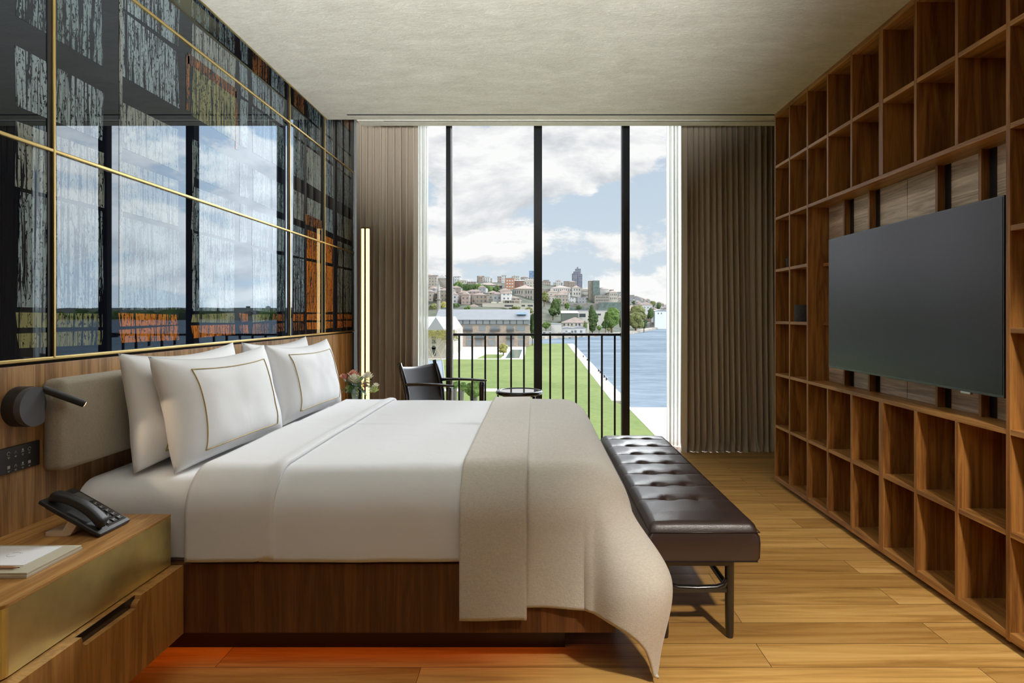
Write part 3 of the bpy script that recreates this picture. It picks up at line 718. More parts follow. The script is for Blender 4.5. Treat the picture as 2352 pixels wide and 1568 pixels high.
# ---- switch panel
sw = empty('switch_panel', (-1.752,2.04,.845), 'black touch switch panel with small grey icons on the wood panelling', 'switch panel')
q = MB(); q.box((-1.7525,1.93,.803),(-1.744,2.132,.889), bev=.002); q.build('plate', simple('black_glass_plate', (.008,.008,.009), .3), sw)
for j,y in enumerate((1.965,2.005,2.032,2.060,2.087)):
    for z in (.868,.823):
        q = MB()
        if z > .85 and j in (1,4): q.tube([(-1.7437,y+.006*math.cos(k*PI/6),z+.006*math.sin(k*PI/6)) for k in range(11)], .0007, 4)
        elif j == 2: q.tube([(-1.7437,y-.005,z-.004),(-1.7437,y,z+.005),(-1.7437,y+.005,z-.004)], .0007, 4)
        elif j == 3: q.box((-1.7442,y-.0055,z-.005),(-1.7436,y+.0055,z-.003)); q.box((-1.7442,y-.003,z-.001),(-1.7436,y+.003,z+.006))
        else: q.box((-1.7442,y-.005,z-.005),(-1.7436,y+.005,z+.005))
        q.box((-1.7442,y-.004,z-.0135),(-1.7436,y+.004,z-.0118)); q.box((-1.7442,y-.002,z-.0165),(-1.7436,y+.002,z-.0152))
        q.build('printed_icon', M['icon'], sw)

# ================================================================ FLOOR LAMP (twin tubes)
lp = empty('floor_lamp', (-1.55,5.544,0), 'slim floor lamp of two glowing vertical tubes beside the taupe drapes', 'floor lamp')
for x0,x1 in ((-1.589,-1.563),(-1.547,-1.519)):
    q = MB(); q.box((x0,5.53,.05),(x1,5.558,2.115), bev=.004); q.build('light_tube', M['tube'], lp)
q = MB(); q.box((-1.592,5.556,.03),(-1.516,5.572,2.122)); q.box((-1.563,5.534,.05),(-1.547,5.556,2.122)); q.box((-1.592,5.53,2.115),(-1.516,5.57,2.124)); q.build('spine', simple('dark_bronze', (.08,.05,.03), .4, .8), lp)
q = MB(); q.lathe([(.12,0),(.12,.012),(.03,.03)], (-1.553,5.55,0), 32); q.build('base', M['black'], lp)

# ================================================================ BENCH
bn = empty('bench', (.685,3.35,0), 'long dark leather tufted bench on black wooden legs at the foot of the bed', 'bench')
bx0,bx1,by0,by1,bz0,bz1 = .462,.905,2.45,4.25,.325,.485
cols_ = (.61,.757); rows_ = [2.77+.222*k for k in range(7)]
def benchtop(u, v):
    x = bx0+(bx1-bx0)*u; y = by0+(by1-by0)*v
    ex = min(u,1-u)*(bx1-bx0); ey = min(v,1-v)*(by1-by0)
    Rr = .035; z = bz1+.012*min(1,ex/.12)*min(1,ey/.12)
    for e in (ex,ey):
        if e < Rr: z -= Rr-math.sqrt(max(0,Rr*Rr-(Rr-e)**2))
    dmin = 0
    for r_ in rows_:
        dy = abs(y-r_)
        if dy < .05:
            g_ = math.exp(-(dy/.007)**2); z -= .0045*g_*min(1,ex/.03)
            z -= .006*math.exp(-(dy/.03)**2)*min(1,ex/.06)
        for c_ in cols_:
            d2 = ((x-c_)**2+(y-r_)**2)
            if d2 < .02:
                z -= .026*math.exp(-d2/(2*.016**2))+.008*math.exp(-d2/(2*.04**2))
    z += noise.noise(Vector((x*9,y*9,0)))*.0015
    return Vector((x,y,z))
q = MB(); NU,NV = 90,330
q.grid(benchtop, NU, NV)
# skirt down the sides
ring = [benchtop(i/NU,0) for i in range(NU+1)]+[benchtop(1,j/NV) for j in range(1,NV+1)]+[benchtop(1-i/NU,1) for i in range(1,NU+1)]+[benchtop(0,1-j/NV) for j in range(1,NV)]
n = len(ring); lv = []
def off(p, o):
    cx = .6835; 
    x = p.x+(o if p.x > bx1-.001 else (-o if p.x < bx0+.001 else 0)); y = p.y+(o if p.y > by1-.001 else (-o if p.y < by0+.001 else 0)); return x,y
for zz,o in ((None,0),(bz1-.05,.003),((bz0+bz1)/2,.006),(bz0+.02,.004),(bz0,-.006)):
    for p in ring:
        x,y = off(p,o); lv.append((x,y,p.z if zz is None else zz))
q.add(lv, [[l*n+i, l*n+(i+1)%n, (l+1)*n+(i+1)%n, (l+1)*n+i][::-1] for l in range(4) for i in range(n)])
q.add([(bx0,by0,bz0+.002),(bx1,by0,bz0+.002),(bx1,by1,bz0+.002),(bx0,by1,bz0+.002)], [[3,2,1,0]])
o_ = q.build('seat_cushion', M['leather'], bn, smooth=True)
q = MB(); zs = bz1-.036; X0,X1,Y0,Y1 = bx0-.0035,bx1+.0035,by0-.0035,by1+.0035
for p0,p1 in (((X0,Y0),(X1,Y0)),((X1,Y0),(X1,Y1)),((X1,Y1),(X0,Y1)),((X0,Y1),(X0,Y0))): q.tube([p0+(zs,),p1+(zs,)], .0020, 6)
q.build('seam_stitching', M['leather'], bn, smooth=True)
for r_ in rows_:
    for c_ in cols_:
        q = MB(); q.lathe([(.011,0),(.010,.004),(.005,.0065),(.0005,.007)], (c_,r_,benchtop((c_-bx0)/(bx1-bx0),(r_-by0)/(by1-by0)).z-.001), 14); q.build('tuft_button', M['leather'], bn, smooth=True)
for x,y in ((.535,2.50),(.803,2.50),(.535,4.20),(.803,4.20)):
    q = MB(); q.tube([(x,y,0),(x,y,.02),(x,y,.20),(x,y,bz0+.005)], [.015,.017,.0185,.019], 20); q.build('leg', M['black_wood'], bn, autos=40)
q = MB()
for y in (2.50,4.20):
    # arched end rail with fillets
    q.tube([(.545,y,.235),(.56,y,.212),(.59,y,.203),(.669,y,.200),(.75,y,.203),(.78,y,.212),(.795,y,.235)], .013, 10)
    q.box((.54,y-.011,.185),(.80,y+.011,.205), bev=.004)
for x in (.545,.795):
    q.tube([(x,2.50,.205),(x,4.20,.205)], .013, 10)
q.box((.53,2.48,.30),(.81,4.22,.326))
q.build('stretcher_frame', M['black_wood'], bn, autos=40)

# ================================================================ ARMCHAIR
ch = empty('armchair', (-.86,5.4,0), 'black wooden armchair with a dark leather sling seat, by the window', 'armchair')
fw = Vector((.872,-.490,0)).normalized(); sd = Vector((fw.y*-1, fw.x, 0))   # sd points away from the camera
O = Vector((-.705,5.20,0))   # near arm tip on the floor plan
W_ = .50
def C(f, s_, z): return O+fw*f+sd*s_+Vector((0,0,z))
BW = M['black_wood']
for s_ in (0, W_):
    q = MB(); q.tube([C(-.045,s_,0),C(-.045,s_,.4),C(-.045,s_,.66),C(-.04,s_,.70)], [.015,.021,.024,.025], 14); q.build('leg', BW, ch, smooth=True)
    q = MB(); q.tube([C(-.46,s_,0),C(-.49,s_,.35),C(-.515,s_,.60),C(-.54,s_,.70),C(-.575,s_,.80),C(-.605,s_,.885)], [.015,.021,.027,.027,.024,.019], 14); q.build('leg', BW, ch, smooth=True)
    def armp(u, v):
        f = -.53+.535*u; a = 2*PI*v; wd = .016+.022*math.sin(PI*min(1,u*1.0))**.6+(.004 if u > .8 else 0); th = .016*(1-.35*u)
        if u > .97: wd *= .5; th *= .6
        return C(f, s_+wd*math.cos(a), .715+.018*(1-u)*-1+.008*math.sin(PI*u)+th*math.sin(a))
    q = MB(); q.grid(armp, 24, 14); q.build('armrest', BW, ch, smooth=True)
    q = MB(); q.tube([C(-.05,s_,.375),C(-.49,s_,.335)], .014, 10); q.build('side_rail', BW, ch, smooth=True)
    q = MB(); q.tube([C(-.45,s_,.18),C(-.05,s_,.18)], .010, 10); q.build('stretcher', BW, ch, smooth=True)
for f,z in ((-.05,.375),(-.49,.335)):
    q = MB(); q.tube([C(f,0,z),C(f,W_,z)], .014, 10); q.build('cross_rail', BW, ch, smooth=True)
def sling(u, v):
    s_ = .012+(W_-.024)*v; sag = math.sin(PI*v)
    return C(-.04-.44*u, s_, .405-.045*u-.035*sag*math.sin(PI*min(1,u*1.1+.05)))
q = MB(); q.grid(sling, 16, 14); o_ = q.build('seat', M['leather_chair'], ch, smooth=True); mo = o_.modifiers.new('s','SOLIDIFY'); mo.thickness = .006
def slb(u, v):
    s_ = .005+(W_-.01)*v; sag = math.sin(PI*v); z = .37+.485*u
    f = -.45-.15*u-.035*sag*(1-.3*u); 
    return C(f, s_, z-.018*sag*(u**3))
q = MB(); q.grid(slb, 16, 14); o_ = q.build('backrest', M['leather_chair'], ch, smooth=True); mo = o_.modifiers.new('s','SOLIDIFY'); mo.thickness = .006

# ================================================================ SIDE TABLE
tb = empty('side_table', (-.146,5.62,0), 'round black side table with a glass top in front of the window', 'side table')
tc_ = (-.146,5.62,0); zt = .628
q = MB(); q.lathe([(.200,zt-.038),(.214,zt-.034),(.219,zt-.020),(.217,zt-.006),(.205,zt),(.188,zt),(.186,zt-.008),(.186,zt-.038)], tc_, 64, cap=False); q.build('rim', BW, tb, smooth=True)
q = MB(); q.lathe([(.187,zt-.014),(.187,zt-.005)], tc_, 64); m_, nt, out = newmat('table_glass'); prin(nt, out, **{'Base Color': (.20,.21,.20,1), 'Roughness': .04, 'Specular IOR Level': .9, 'Coat Weight': .6}); q.build('glass_top', m_, tb)
for k in range(3):
    a = 2*PI*k/3+.5; q = MB(); q.tube([(tc_[0]+.15*math.cos(a),tc_[1]+.15*math.sin(a),zt-.03),(tc_[0]+.19*math.cos(a),tc_[1]+.19*math.sin(a),0)], [.016,.012], 12); q.build('leg', BW, tb, smooth=True)
q = MB(); q.lathe([(.14,zt-.05),(.165,zt-.05),(.165,zt-.036),(.14,zt-.036)], tc_, 40); q.build('under_frame', BW, tb)

# ================================================================ VASE AND FLOWERS
vx,vy,vz = -1.42,4.78,.601
va = empty('flower_vase', (vx,vy,vz), 'square-shouldered green glass vase on the window-side nightstand', 'vase')
q = MB(); q.lathe([(.001,.004),(.056,.004),(.058,.012),(.058,.158),(.0545,.158),(.0545,.014),(.001,.012)], (vx,vy,vz), 36, cap=False); q.build('glass_body', M['vase'], va, autos=50)
q = MB(); q.lathe([(.001,.014),(.0535,.014),(.0535,.11),(.001,.11)], (vx,vy,vz), 30, cap=False); q.build('leaf_lining', simple('dark_leaf_lining', (.02,.045,.02), .5), va, autos=50)
def petalball(q, c, r, n, cup=.55, seed=0, tilt=Vector((0,-.3,1))):
    rg = random.Random(seed); tilt = tilt.normalized()
    rot = Vector((0,0,1)).rotation_difference(tilt).to_matrix()
    for i in range(n):
        t = (i+.5)/n; phi = i*2.39996; el = (1-t)*1.35+.05
        d = Vector((math.cos(phi)*math.cos(el), math.sin(phi)*math.cos(el), math.sin(el)))
        s_ = Vector((-math.sin(phi), math.cos(phi), 0)); up = d.cross(s_)*-1
        base = d*r*.25; w = r*(.30+.16*t); ln = r*(.72+.22*rg.random())
        pts = []
        for a,bw,zz in ((0,.25,0),(.35,.9,.02),(.72,1,.10),(1,.45,.26)):
            cc = base+d*ln*a+Vector((0,0,1))*r*zz*cup
            pts.append(rot @ (cc-s_*w*bw*.5)); pts.append(rot @ (cc+s_*w*bw*.5))
        q.add([Vector(c)+p for p in pts], [[0,1,3,2],[2,3,5,4],[4,5,7,6]])
def leafm(q, base, d, ln, wd, droop=.3):
    d = Vector(d).normalized(); s_ = d.cross(Vector((0,0,1)))
    if s_.length < .1: s_ = Vector((1,0,0))
    s_.normalize(); pts = []; base = Vector(base)
    for k in range(6):
        a = k/5; w = wd*math.sin(PI*(a*.92+.04))**.8*.5
        c_ = base+d*ln*a-Vector((0,0,1))*droop*ln*a*a
        pts += [c_-s_*w+Vector((0,0,w*.3)), c_, c_+s_*w+Vector((0,0,w*.3))]
    q.add(pts, [f for k in range(5) for f in ([k*3,k*3+1,k*3+4,k*3+3],[k*3+1,k*3+2,k*3+5,k*3+4])])
bq = empty('flower_bouquet', (vx,vy,vz+.12), 'bouquet of blush and cream flowers with trailing greenery in the glass vase', 'flowers')
blush = simple('blush_petal', (.95,.50,.38), .6, var=.2, vscale=60); cream = simple('cream_petal', (.96,.92,.78), .6, var=.1, vscale=60)
gl = simple('green_leaf', (.09,.20,.07), .5, var=.35, vscale=40); gl2 = simple('eucalyptus_leaf', (.34,.48,.36), .55, var=.2, vscale=40); pg = simple('pale_green_petal', (.68,.76,.36), .6, var=.2, vscale=50)
berry = simple('dusky_berry', (.28,.06,.07), .5)
D0 = 4.78
for (x,y,r,n,mt,dd) in ((790,869,.030,40,blush,0),(812,865,.040,60,blush,.0),(815,877,.046,80,cream,-.06),(845,868,.038,50,cream,-.01),(859,900,.036,34,pg,-.02),(800,893,.026,24,pg,-.05),(864,888,.026,20,cream,0)):
    q = MB(); p = PX(x,y,D0+dd); petalball(q, p, r*1.12, n, seed=int(x)); q.build('flower_head', mt, bq, smooth=True)
rg = random.Random(12)
for i in range(46):
    x = rg.uniform(-.10,.17); base = Vector((vx+rg.uniform(-.04,.04), vy+rg.uniform(-.05,.02), vz+.145+rg.uniform(0,.03)))
    d = Vector((x*1.5, rg.uniform(-.5,.4)*.3, rg.uniform(-.04,.16)))
    q = MB(); leafm(q, base+d*.25, d, rg.uniform(.05,.11), rg.uniform(.022,.040), rg.uniform(.1,.5)); q.build('leaf', gl if rg.random()<.6 else gl2, bq, smooth=True)
for (x,y,L_) in ((820,890,.07),(836,880,.06),(838,876,.06),(798,862,.05),(823,862,.05)):
    q = MB(); p = PX(x,y,D0-.07)
    for k in range(16):
        c_ = p+Vector((rg.uniform(-.01,.01), rg.uniform(-.01,.01), -L_*k/16+rg.uniform(-.004,.004)))
        q.lathe([(.0005,-.004),(.0035,-.002),(.0042,0),(.0030,.003),(.0005,.004)], c_, 6)
    q.build('berry_spray', berry if x > 830 or x == 798 else pg, bq, smooth=True)
q = MB()
for k in range(9):
    a = k*.7; q.tube([(vx+.03*math.cos(a),vy+.03*math.sin(a),vz+.02),(vx+.04*math.cos(a+.5),vy+.04*math.sin(a+.5),vz+.2)], .002, 5)
q.build('stem', gl, bq)
# ================================================================ OUTSIDE
GZ = HC-11.0; WZ = HC-12.0
def grass_mat():
    m, nt, out = newmat('lawn_grass'); p = prin(nt, out, **{'Roughness': .9, 'Specular IOR Level': .1})
    tc = N(nt, 'ShaderNodeTexCoord'); n = N(nt, 'ShaderNodeTexNoise', Scale=.06, Detail=6.0, Roughness=.7); L(nt, tc.outputs['Object'], n.inputs['Vector'])
    n2 = N(nt, 'ShaderNodeTexNoise', Scale=1.2, Detail=6.0, Roughness=.8); L(nt, tc.outputs['Object'], n2.inputs['Vector'])
    a = N(nt, 'ShaderNodeMath', operation='MULTIPLY_ADD'); a.inputs[1].default_value = .5; L(nt, n2.outputs['Fac'], a.inputs[0])
    h = N(nt, 'ShaderNodeMath', operation='MULTIPLY'); h.inputs[1].default_value = .5; L(nt, n.outputs['Fac'], h.inputs[0]); L(nt, h.outputs[0], a.inputs[2])
    r = N(nt, 'ShaderNodeValToRGB'); r.color_ramp.elements[0].position = .35; r.color_ramp.elements[1].position = .65
    r.color_ramp.elements[0].color = c4((.115,.165,.045)); r.color_ramp.elements[1].color = c4((.225,.27,.085))
    L(nt, a.outputs[0], r.inputs[0]); L(nt, r.outputs[0], p.inputs['Base Color']); return m
def water_mat():
    m, nt, out = newmat('sea_water'); p = prin(nt, out, **{'Base Color': (.17,.25,.34,1), 'Roughness': .5, 'Specular IOR Level': .0})
    tc = N(nt, 'ShaderNodeTexCoord'); mp = N(nt, 'ShaderNodeMapping'); mp.inputs['Scale'].default_value = (.10,.32,1); L(nt, tc.outputs['Object'], mp.inputs[0])
    n = N(nt, 'ShaderNodeTexNoise', Scale=1.6, Detail=7.0, Roughness=.65); L(nt, mp.outputs[0], n.inputs['Vector'])
    n2 = N(nt, 'ShaderNodeTexNoise', Scale=.12, Detail=4.0, Distortion=.6); L(nt, mp.outputs[0], n2.inputs['Vector'])
    r = N(nt, 'ShaderNodeValToRGB'); r.color_ramp.elements[0].position = .35; r.color_ramp.elements[1].position = .65
    r.color_ramp.elements[0].color = c4((.115,.15,.185)); r.color_ramp.elements[1].color = c4((.26,.31,.36))
    a = N(nt, 'ShaderNodeMath', operation='MULTIPLY_ADD'); a.inputs[1].default_value = .5; L(nt, n.outputs['Fac'], a.inputs[0])
    h = N(nt, 'ShaderNodeMath', operation='MULTIPLY'); h.inputs[1].default_value = .5; L(nt, n2.outputs['Fac'], h.inputs[0]); L(nt, h.outputs[0], a.inputs[2])
    L(nt, a.outputs[0], r.inputs[0]); L(nt, r.outputs[0], p.inputs['Base Color'])
    b = N(nt, 'ShaderNodeBump', Strength=.5, Distance=.5); L(nt, n.outputs['Fac'], b.inputs['Height']); L(nt, b.outputs[0], p.inputs['Normal']); return m
M['grass'] = grass_mat(); M['water'] = water_mat()
M['paving'] = simple('pale_paving', (0.432,0.402,0.361), .85, var=.08, vscale=.3)
M['white_paving'] = simple('white_paving', (.86,.83,.76), .8, var=.04, vscale=.5)
M['terrain'] = simple('wooded_ground', (.055,.062,.035), .95, var=.55, vscale=.05)
M['pool'] = simple('pool_water', (.10,.19,.15), .1)
q = MB(); q.quad((-900,100,WZ),(2200,100,WZ),(2200,2600,WZ),(-900,2600,WZ)); q.quad((12,-40,WZ),(900,-40,WZ),(900,100,WZ),(12,100,WZ))
struct(q.build('sea', M['water']))
# lawn & quays
def lawn():
    q = MB(); q.poly([(-70,8),(11.0,8),(10.9,55),(11.2,71),(9.75,77.2),(12.1,228.2),(-70,228.2)], GZ-1.5, GZ); return q
struct(lawn().build('lawn', M['grass']))
q = MB(); q.poly([(9.75,77.2),(11.4,77.2),(11.9,84),(14.4,228.2),(12.1,228.2)], GZ-2.5, GZ+.02); struct(q.build('quay_path', M['paving']))
q = MB(); q.poly([(11.0,8),(60,8),(60,71.4),(11.25,71.4),(11.25,77.2),(11.0,77.2),(10.9,55)], GZ-2.5, GZ+.03); struct(q.build('waterfront_terrace_ground', M['white_paving']))
q = MB(); q.poly([(-45,148.5),(-2.6,148.5),(-3.2,212),(-45,212)], GZ, GZ+.06); struct(q.build('courtyard_ground', M['white_paving']))
q = MB(); q.poly([(-14.5,150),(-8.6,150),(-8.4,166),(-13.5,166)], GZ+.06, GZ+.10); tag(q.build('clipped_lawn_bed', M['grass']), 'small square of lawn set in the white courtyard beside the pool', 'lawn bed')
q = MB(); q.poly([(-7.6,151.4),(-3.9,151.4),(-3.95,188.8),(-7.6,188.8)], GZ+.06, GZ+.075)
pl = tag(q.build('reflecting_pool', M['pool']), 'long green reflecting pool in the white courtyard', 'pool')
q = MB(); q.poly([(-8.1,151),(-7.6,151),(-7.6,189),(-8.1,189)], GZ+.06, GZ+.25); q.poly([(-3.9,151),(-3.4,151),(-3.4,189),(-3.9,189)], GZ+.06, GZ+.25); q.build('coping', M['white_paving'], pl)
q = MB(); q.poly([(-30,86.6),(-5.3,86.6),(-5.3,89.6),(-30,89.6)], GZ, GZ+.04); struct(q.build('garden_path', M['white_paving']))
for (x,y) in ((1349,828),(1375,853),(1379,857),(1388,867),(1393,873),(1340,820)):
    D = 15290/(y-722); p = PX(x,y,D)
    q = MB(); q.lathe([(.20,0),(.14,.1),(.12,.35),(.20,.42),(.02,.5)], (p.x,p.y,GZ), 12); tag(q.build('mooring_bollard', M['black']), 'small black mooring bollard on the quay path', 'bollard', 'bollards along the quay path')

def shore(X):
    pts = [(-400,228),(-20,232),(3,298),(29,333),(55,362),(106,521),(129,575),(200,760),(300,1000),(450,1250),(2500,1400)]
    if X <= pts[0][0]: return pts[0][1]
    for (a,b_),(c,d) in zip(pts[:-1], pts[1:]):
        if a <= X <= c: return b_+(d-b_)*(X-a)/(c-a)
    return pts[-1][1]
def terr(X, D):
    t = D-shore(X)
    pts = [(-5,-14),(0,-9.9),(60,-8),(130,-2),(250,12),(400,28),(600,46),(800,48),(1600,40)]
    k = 1 if X < 260 else .55
    if t <= -5: return -14
    for (a,z0),(c,z1) in zip(pts[:-1], pts[1:]):
        if a <= t <= c:
            z = z0+(z1-z0)*(t-a)/(c-a); return z if z < -8 else -8+(z+8)*k
    return 30
def tg(u, v):
    X = -420+1900*u; D = shore(X)-5+v*v*1500
    return Vector((X, D, terr(X,D)+(noise.noise(Vector((X*.02,D*.02,0)))*3 if v > .15 else 0)))
q = MB(); q.grid(tg, 150, 60); struct(q.build('hillside_terrain', M['terrain'], smooth=True))
# shoreline quay wall
q = MB(); Xs = [-10+4*i for i in range(40)]
for a,c in zip(Xs[:-1], Xs[1:]): q.quad((a,shore(a)-6,WZ),(c,shore(c)-6,WZ),(c,shore(c)-6,WZ+1.3),(a,shore(a)-6,WZ+1.3)); q.quad((a,shore(a)-6,WZ+1.3),(c,shore(c)-6,WZ+1.3),(c,shore(c)+8,WZ+1.5),(a,shore(a)+8,WZ+1.5))
struct(q.build('shore_wall_ground', simple('rubble_quay', (.30,.27,.22), .9, var=.5, vscale=.3)))

def facade(name, col, win=(.09,.10,.11), w=3.0, h=3.1, mort=.9, win2=None):
    """wall with rows of windows as a surface pattern, for far buildings"""
    m, nt, out = newmat(name); p = prin(nt, out, **{'Roughness': .8, 'Specular IOR Level': .2})
    tc = N(nt, 'ShaderNodeTexCoord'); sx = N(nt, 'ShaderNodeSeparateXYZ'); L(nt, tc.outputs['Object'], sx.inputs[0])
    a = N(nt, 'ShaderNodeMath', operation='ADD'); L(nt, sx.outputs[0], a.inputs[0]); L(nt, sx.outputs[1], a.inputs[1])
    cb = N(nt, 'ShaderNodeCombineXYZ'); L(nt, a.outputs[0], cb.inputs[0]); L(nt, sx.outputs[2], cb.inputs[1])
    bt = N(nt, 'ShaderNodeTexBrick', offset=0.0); bt.inputs['Scale'].default_value = 1; bt.inputs['Brick Width'].default_value = w; bt.inputs['Row Height'].default_value = h
    bt.inputs['Mortar Size'].default_value = mort; bt.inputs['Mortar Smooth'].default_value = 0
    bt.inputs['Color1'].default_value = c4(win); bt.inputs['Color2'].default_value = c4(win2 or tuple(v*2.4 for v in win)); bt.inputs['Mortar'].default_value = c4(col)
    L(nt, cb.outputs[0], bt.inputs['Vector']); L(nt, bt.outputs['Color'], p.inputs['Base Color']); return m
M['f_beige'] = facade('facade_beige', (0.342,0.302,0.256)); M['f_cream'] = facade('facade_cream', (0.458,0.428,0.367)); M['f_grey'] = facade('facade_grey', (0.290,0.295,0.300))
M['f_pink'] = facade('facade_pink', (0.335,0.264,0.229)); M['f_white'] = facade('facade_white', (0.517,0.517,0.507)); M['f_brick'] = facade('facade_red_brick', (0.228,0.132,0.102)); M['f_tan'] = facade('facade_tan', (0.283,0.238,0.192))
M['f_blue'] = facade('facade_blue_glass', (.20,.26,.33), (.10,.16,.26), 2.2, 3.2, .35)
M['f_tower'] = facade('facade_slate_tower', (.20,.21,.25), (.07,.075,.10), 3.0, 3.3, .7)
M['roof_red'] = simple('terracotta_roof', (0.280,0.220,0.187), .85, var=.15, vscale=.4); M['roof_pink'] = simple('pale_terracotta_roof', (0.377,0.307,0.266), .85, var=.1, vscale=.4)
M['roof_grey'] = simple('grey_roof', (.30,.29,.28), .8, var=.2, vscale=.4)
M['stone'] = simple('weathered_stone', (0.290,0.265,0.230), .9, var=.15, vscale=.4); M['plaster_w'] = simple('white_render', (0.509,0.494,0.459), .8, var=.05, vscale=.2); M['plaster_c'] = simple('cream_render', (0.456,0.426,0.356), .8, var=.05, vscale=.2)
M['brick'] = simple('tan_brick', (0.288,0.235,0.190), .9, var=.12, vscale=1.5); M['dwin'] = simple('dark_window', (.05,.06,.065), .15); M['gwin'] = simple('grey_window', (.17,.19,.20), .15)
M['zinc'] = simple('pale_zinc_roof', (.29,.30,.32), .45, .1, var=.05, vscale=.5); M['net'] = simple('green_scaffold_net', (.13,.17,.155), .9, var=.3, vscale=.5); M['dgrey'] = simple('dark_cladding', (.06,.062,.065), .5)
def roofmesh(q, x0,x1,y0,y1,z,h,kind,over=.5):
    x0-=over; x1+=over; y0-=over; y1+=over
    if kind == 'hip':
        r = min((x1-x0),(y1-y0))/2*.98
        if (x1-x0) >= (y1-y0): a=(x0+r,(y0+y1)/2,z+h); c=(x1-r,(y0+y1)/2,z+h)
        else: a=((x0+x1)/2,y0+r,z+h); c=((x0+x1)/2,y1-r,z+h)
        v=[(x0,y0,z),(x1,y0,z),(x1,y1,z),(x0,y1,z),a,c]
        f=[[0,1,5,4],[2,3,4,5],[1,2,5],[3,0,4],[3,2,1,0]] if (x1-x0)>=(y1-y0) else [[0,1,4],[1,2,5,4],[2,3,5],[3,0,4,5],[3,2,1,0]]
        q.add(v,f)
    elif kind == 'gable':
        q.add([(x0,y0,z),(x1,y0,z),(x1,y1,z),(x0,y1,z),((x0+x1)/2,y0,z+h),((x0+x1)/2,y1,z+h)], [[0,1,4],[1,2,5,4],[2,3,5],[3,0,4,5],[3,2,1,0]])
    elif kind == 'side':
        q.add([(x0,y0,z),(x1,y0,z),(x1,y1,z),(x0,y1,z),(x0,(y0+y1)/2,z+h),(x1,(y0+y1)/2,z+h)], [[0,1,5,4],[2,3,4,5],[1,2,5],[3,0,4],[3,2,1,0]])
    else: q.box((x0,y0,z),(x1,y1,z+h))
def bld(name, px0, px1, yt, yb, D, depth, wall, roof, rk, rh, label, cat='building', group=None, wins=None, wm=None, sink=10, extra=None):
    a = PX(px0,yb,D); c = PX(px1,yt,D)
    e = empty(name, ((a.x+c.x)/2, D+depth/2, a.z), label, cat, group)
    q = MB(); q.box((a.x,D,a.z-sink),(c.x,D+depth,c.z)); q.build('walls', wall, e)
    q = MB(); roofmesh(q, a.x,c.x,D,D+depth,c.z,rh,rk,.4 if rk != 'flat' else .1); q.build('roof', roof, e)
    if wins:
        for (wx0,wx1,wy0,wy1) in wins:
            p0 = PX(wx0,wy1,D); p1 = PX(wx1,wy0,D)
            q = MB(); q.box((p0.x,D-.12,p0.z),(p1.x,D+.1,p1.z)); q.build('window', wm or M['dwin'], e)
    if extra: extra(e, a, c)
    return e
# --- brick hotel across the lawn
D = 205
Wn = []
for (a,c) in ((1008,1024),(1029,1039),(1041,1054),(1066,1084),(1101,1115),(1127,1147),(1164,1179),(1185,1206)): Wn.append((a,c,748,759.5))
for (a,c) in ((1012,1026),(1036,1051),(1071,1084),(1092,1113),(1122,1137),(1164,1179),(1190,1206)): Wn.append((a,c,763.5,777))
for (a,c) in ((1071,1085),(1092,1107),(1122,1137),(1164,1179),(1191,1205)): Wn.append((a,c,781,794))
def hx(e, a, c):
    q = MB(); z0 = PX(0,745,D).z; z1 = PX(0,732.5,D).z; q.box((a.x-.1,D-.3,z0),(PX(1213,0,D).x,D+14,z1)); q.build('attic_storey', M['dgrey'], e)
    x = 1003
    while x < 1210:
        p0 = PX(x,744,D); p1 = PX(x+13,735,D); q = MB(); q.box((p0.x,D-.4,p0.z),(p1.x,D-.3,p1.z)); q.build('attic_window', M['gwin'], e); x += 15.4
    for (a0,c0,y) in ((1063,1086,760),(1125,1149,760),(1163,1181,760),(1090,1115,778),(1036,1053,778),(1162,1181,778)):
        p0 = PX(a0,y,D); p1 = PX(c0,y-5,D); q = MB(); q.box((p0.x,D-1.2,p0.z),(p1.x,D-.1,p0.z+.12))
        n_ = 10
        for k in range(n_+1):
            xx = p0.x+(p1.x-p0.x)*k/n_; q.box((xx-.03,D-1.2,p0.z),(xx+.03,D-1.14,p1.z))
        q.box((p0.x,D-1.22,p1.z-.06),(p1.x,D-1.14,p1.z)); q.build('balcony', M['black'], e)
    p0 = PX(1187,722,D+3); p1 = PX(1209,717,D+3); q = MB(); q.box((p0.x,D+1,p0.z),(p1.x,D+3,p1.z)); q.build('skylight', simple('skylight_blue', (.30,.42,.55), .2), e)
    q = MB(); q.box((a.x-.2,D-.25,PX(0,746.5,D).z),(c.x+.2,D,PX(0,744.8,D).z)); q.build('cornice', M['stone'], e)
he = bld('brick_hotel', 1000, 1216, 745, 798, D, 14, M['brick'], M['zinc'], 'side', .01, 'long tan brick hotel block with a pale metal roof and dark attic, across the lawn', wins=Wn, wm=M['gwin'], extra=hx)
q = MB(); a = PX(1000,733,D); c = PX(1217,716,D)
q.add([(a.x,D-.8,a.z),(c.x,D-.8,a.z),(c.x,D+7,c.z+.9),(a.x,D+7,c.z+.9),(a.x,D+15,a.z),(c.x,D+15,a.z),(a.x,D-.8,a.z-.25),(c.x,D-.8,a.z-.25),(a.x,D+15,a.z-.25),(c.x,D+15,a.z-.25)], [[0,1,2,3],[3,2,5,4],[1,0,6,7],[1,7,9,5,2],[0,3,4,8,6],[6,8,9,7]])
q.build('zinc_roof', M['zinc'], he)
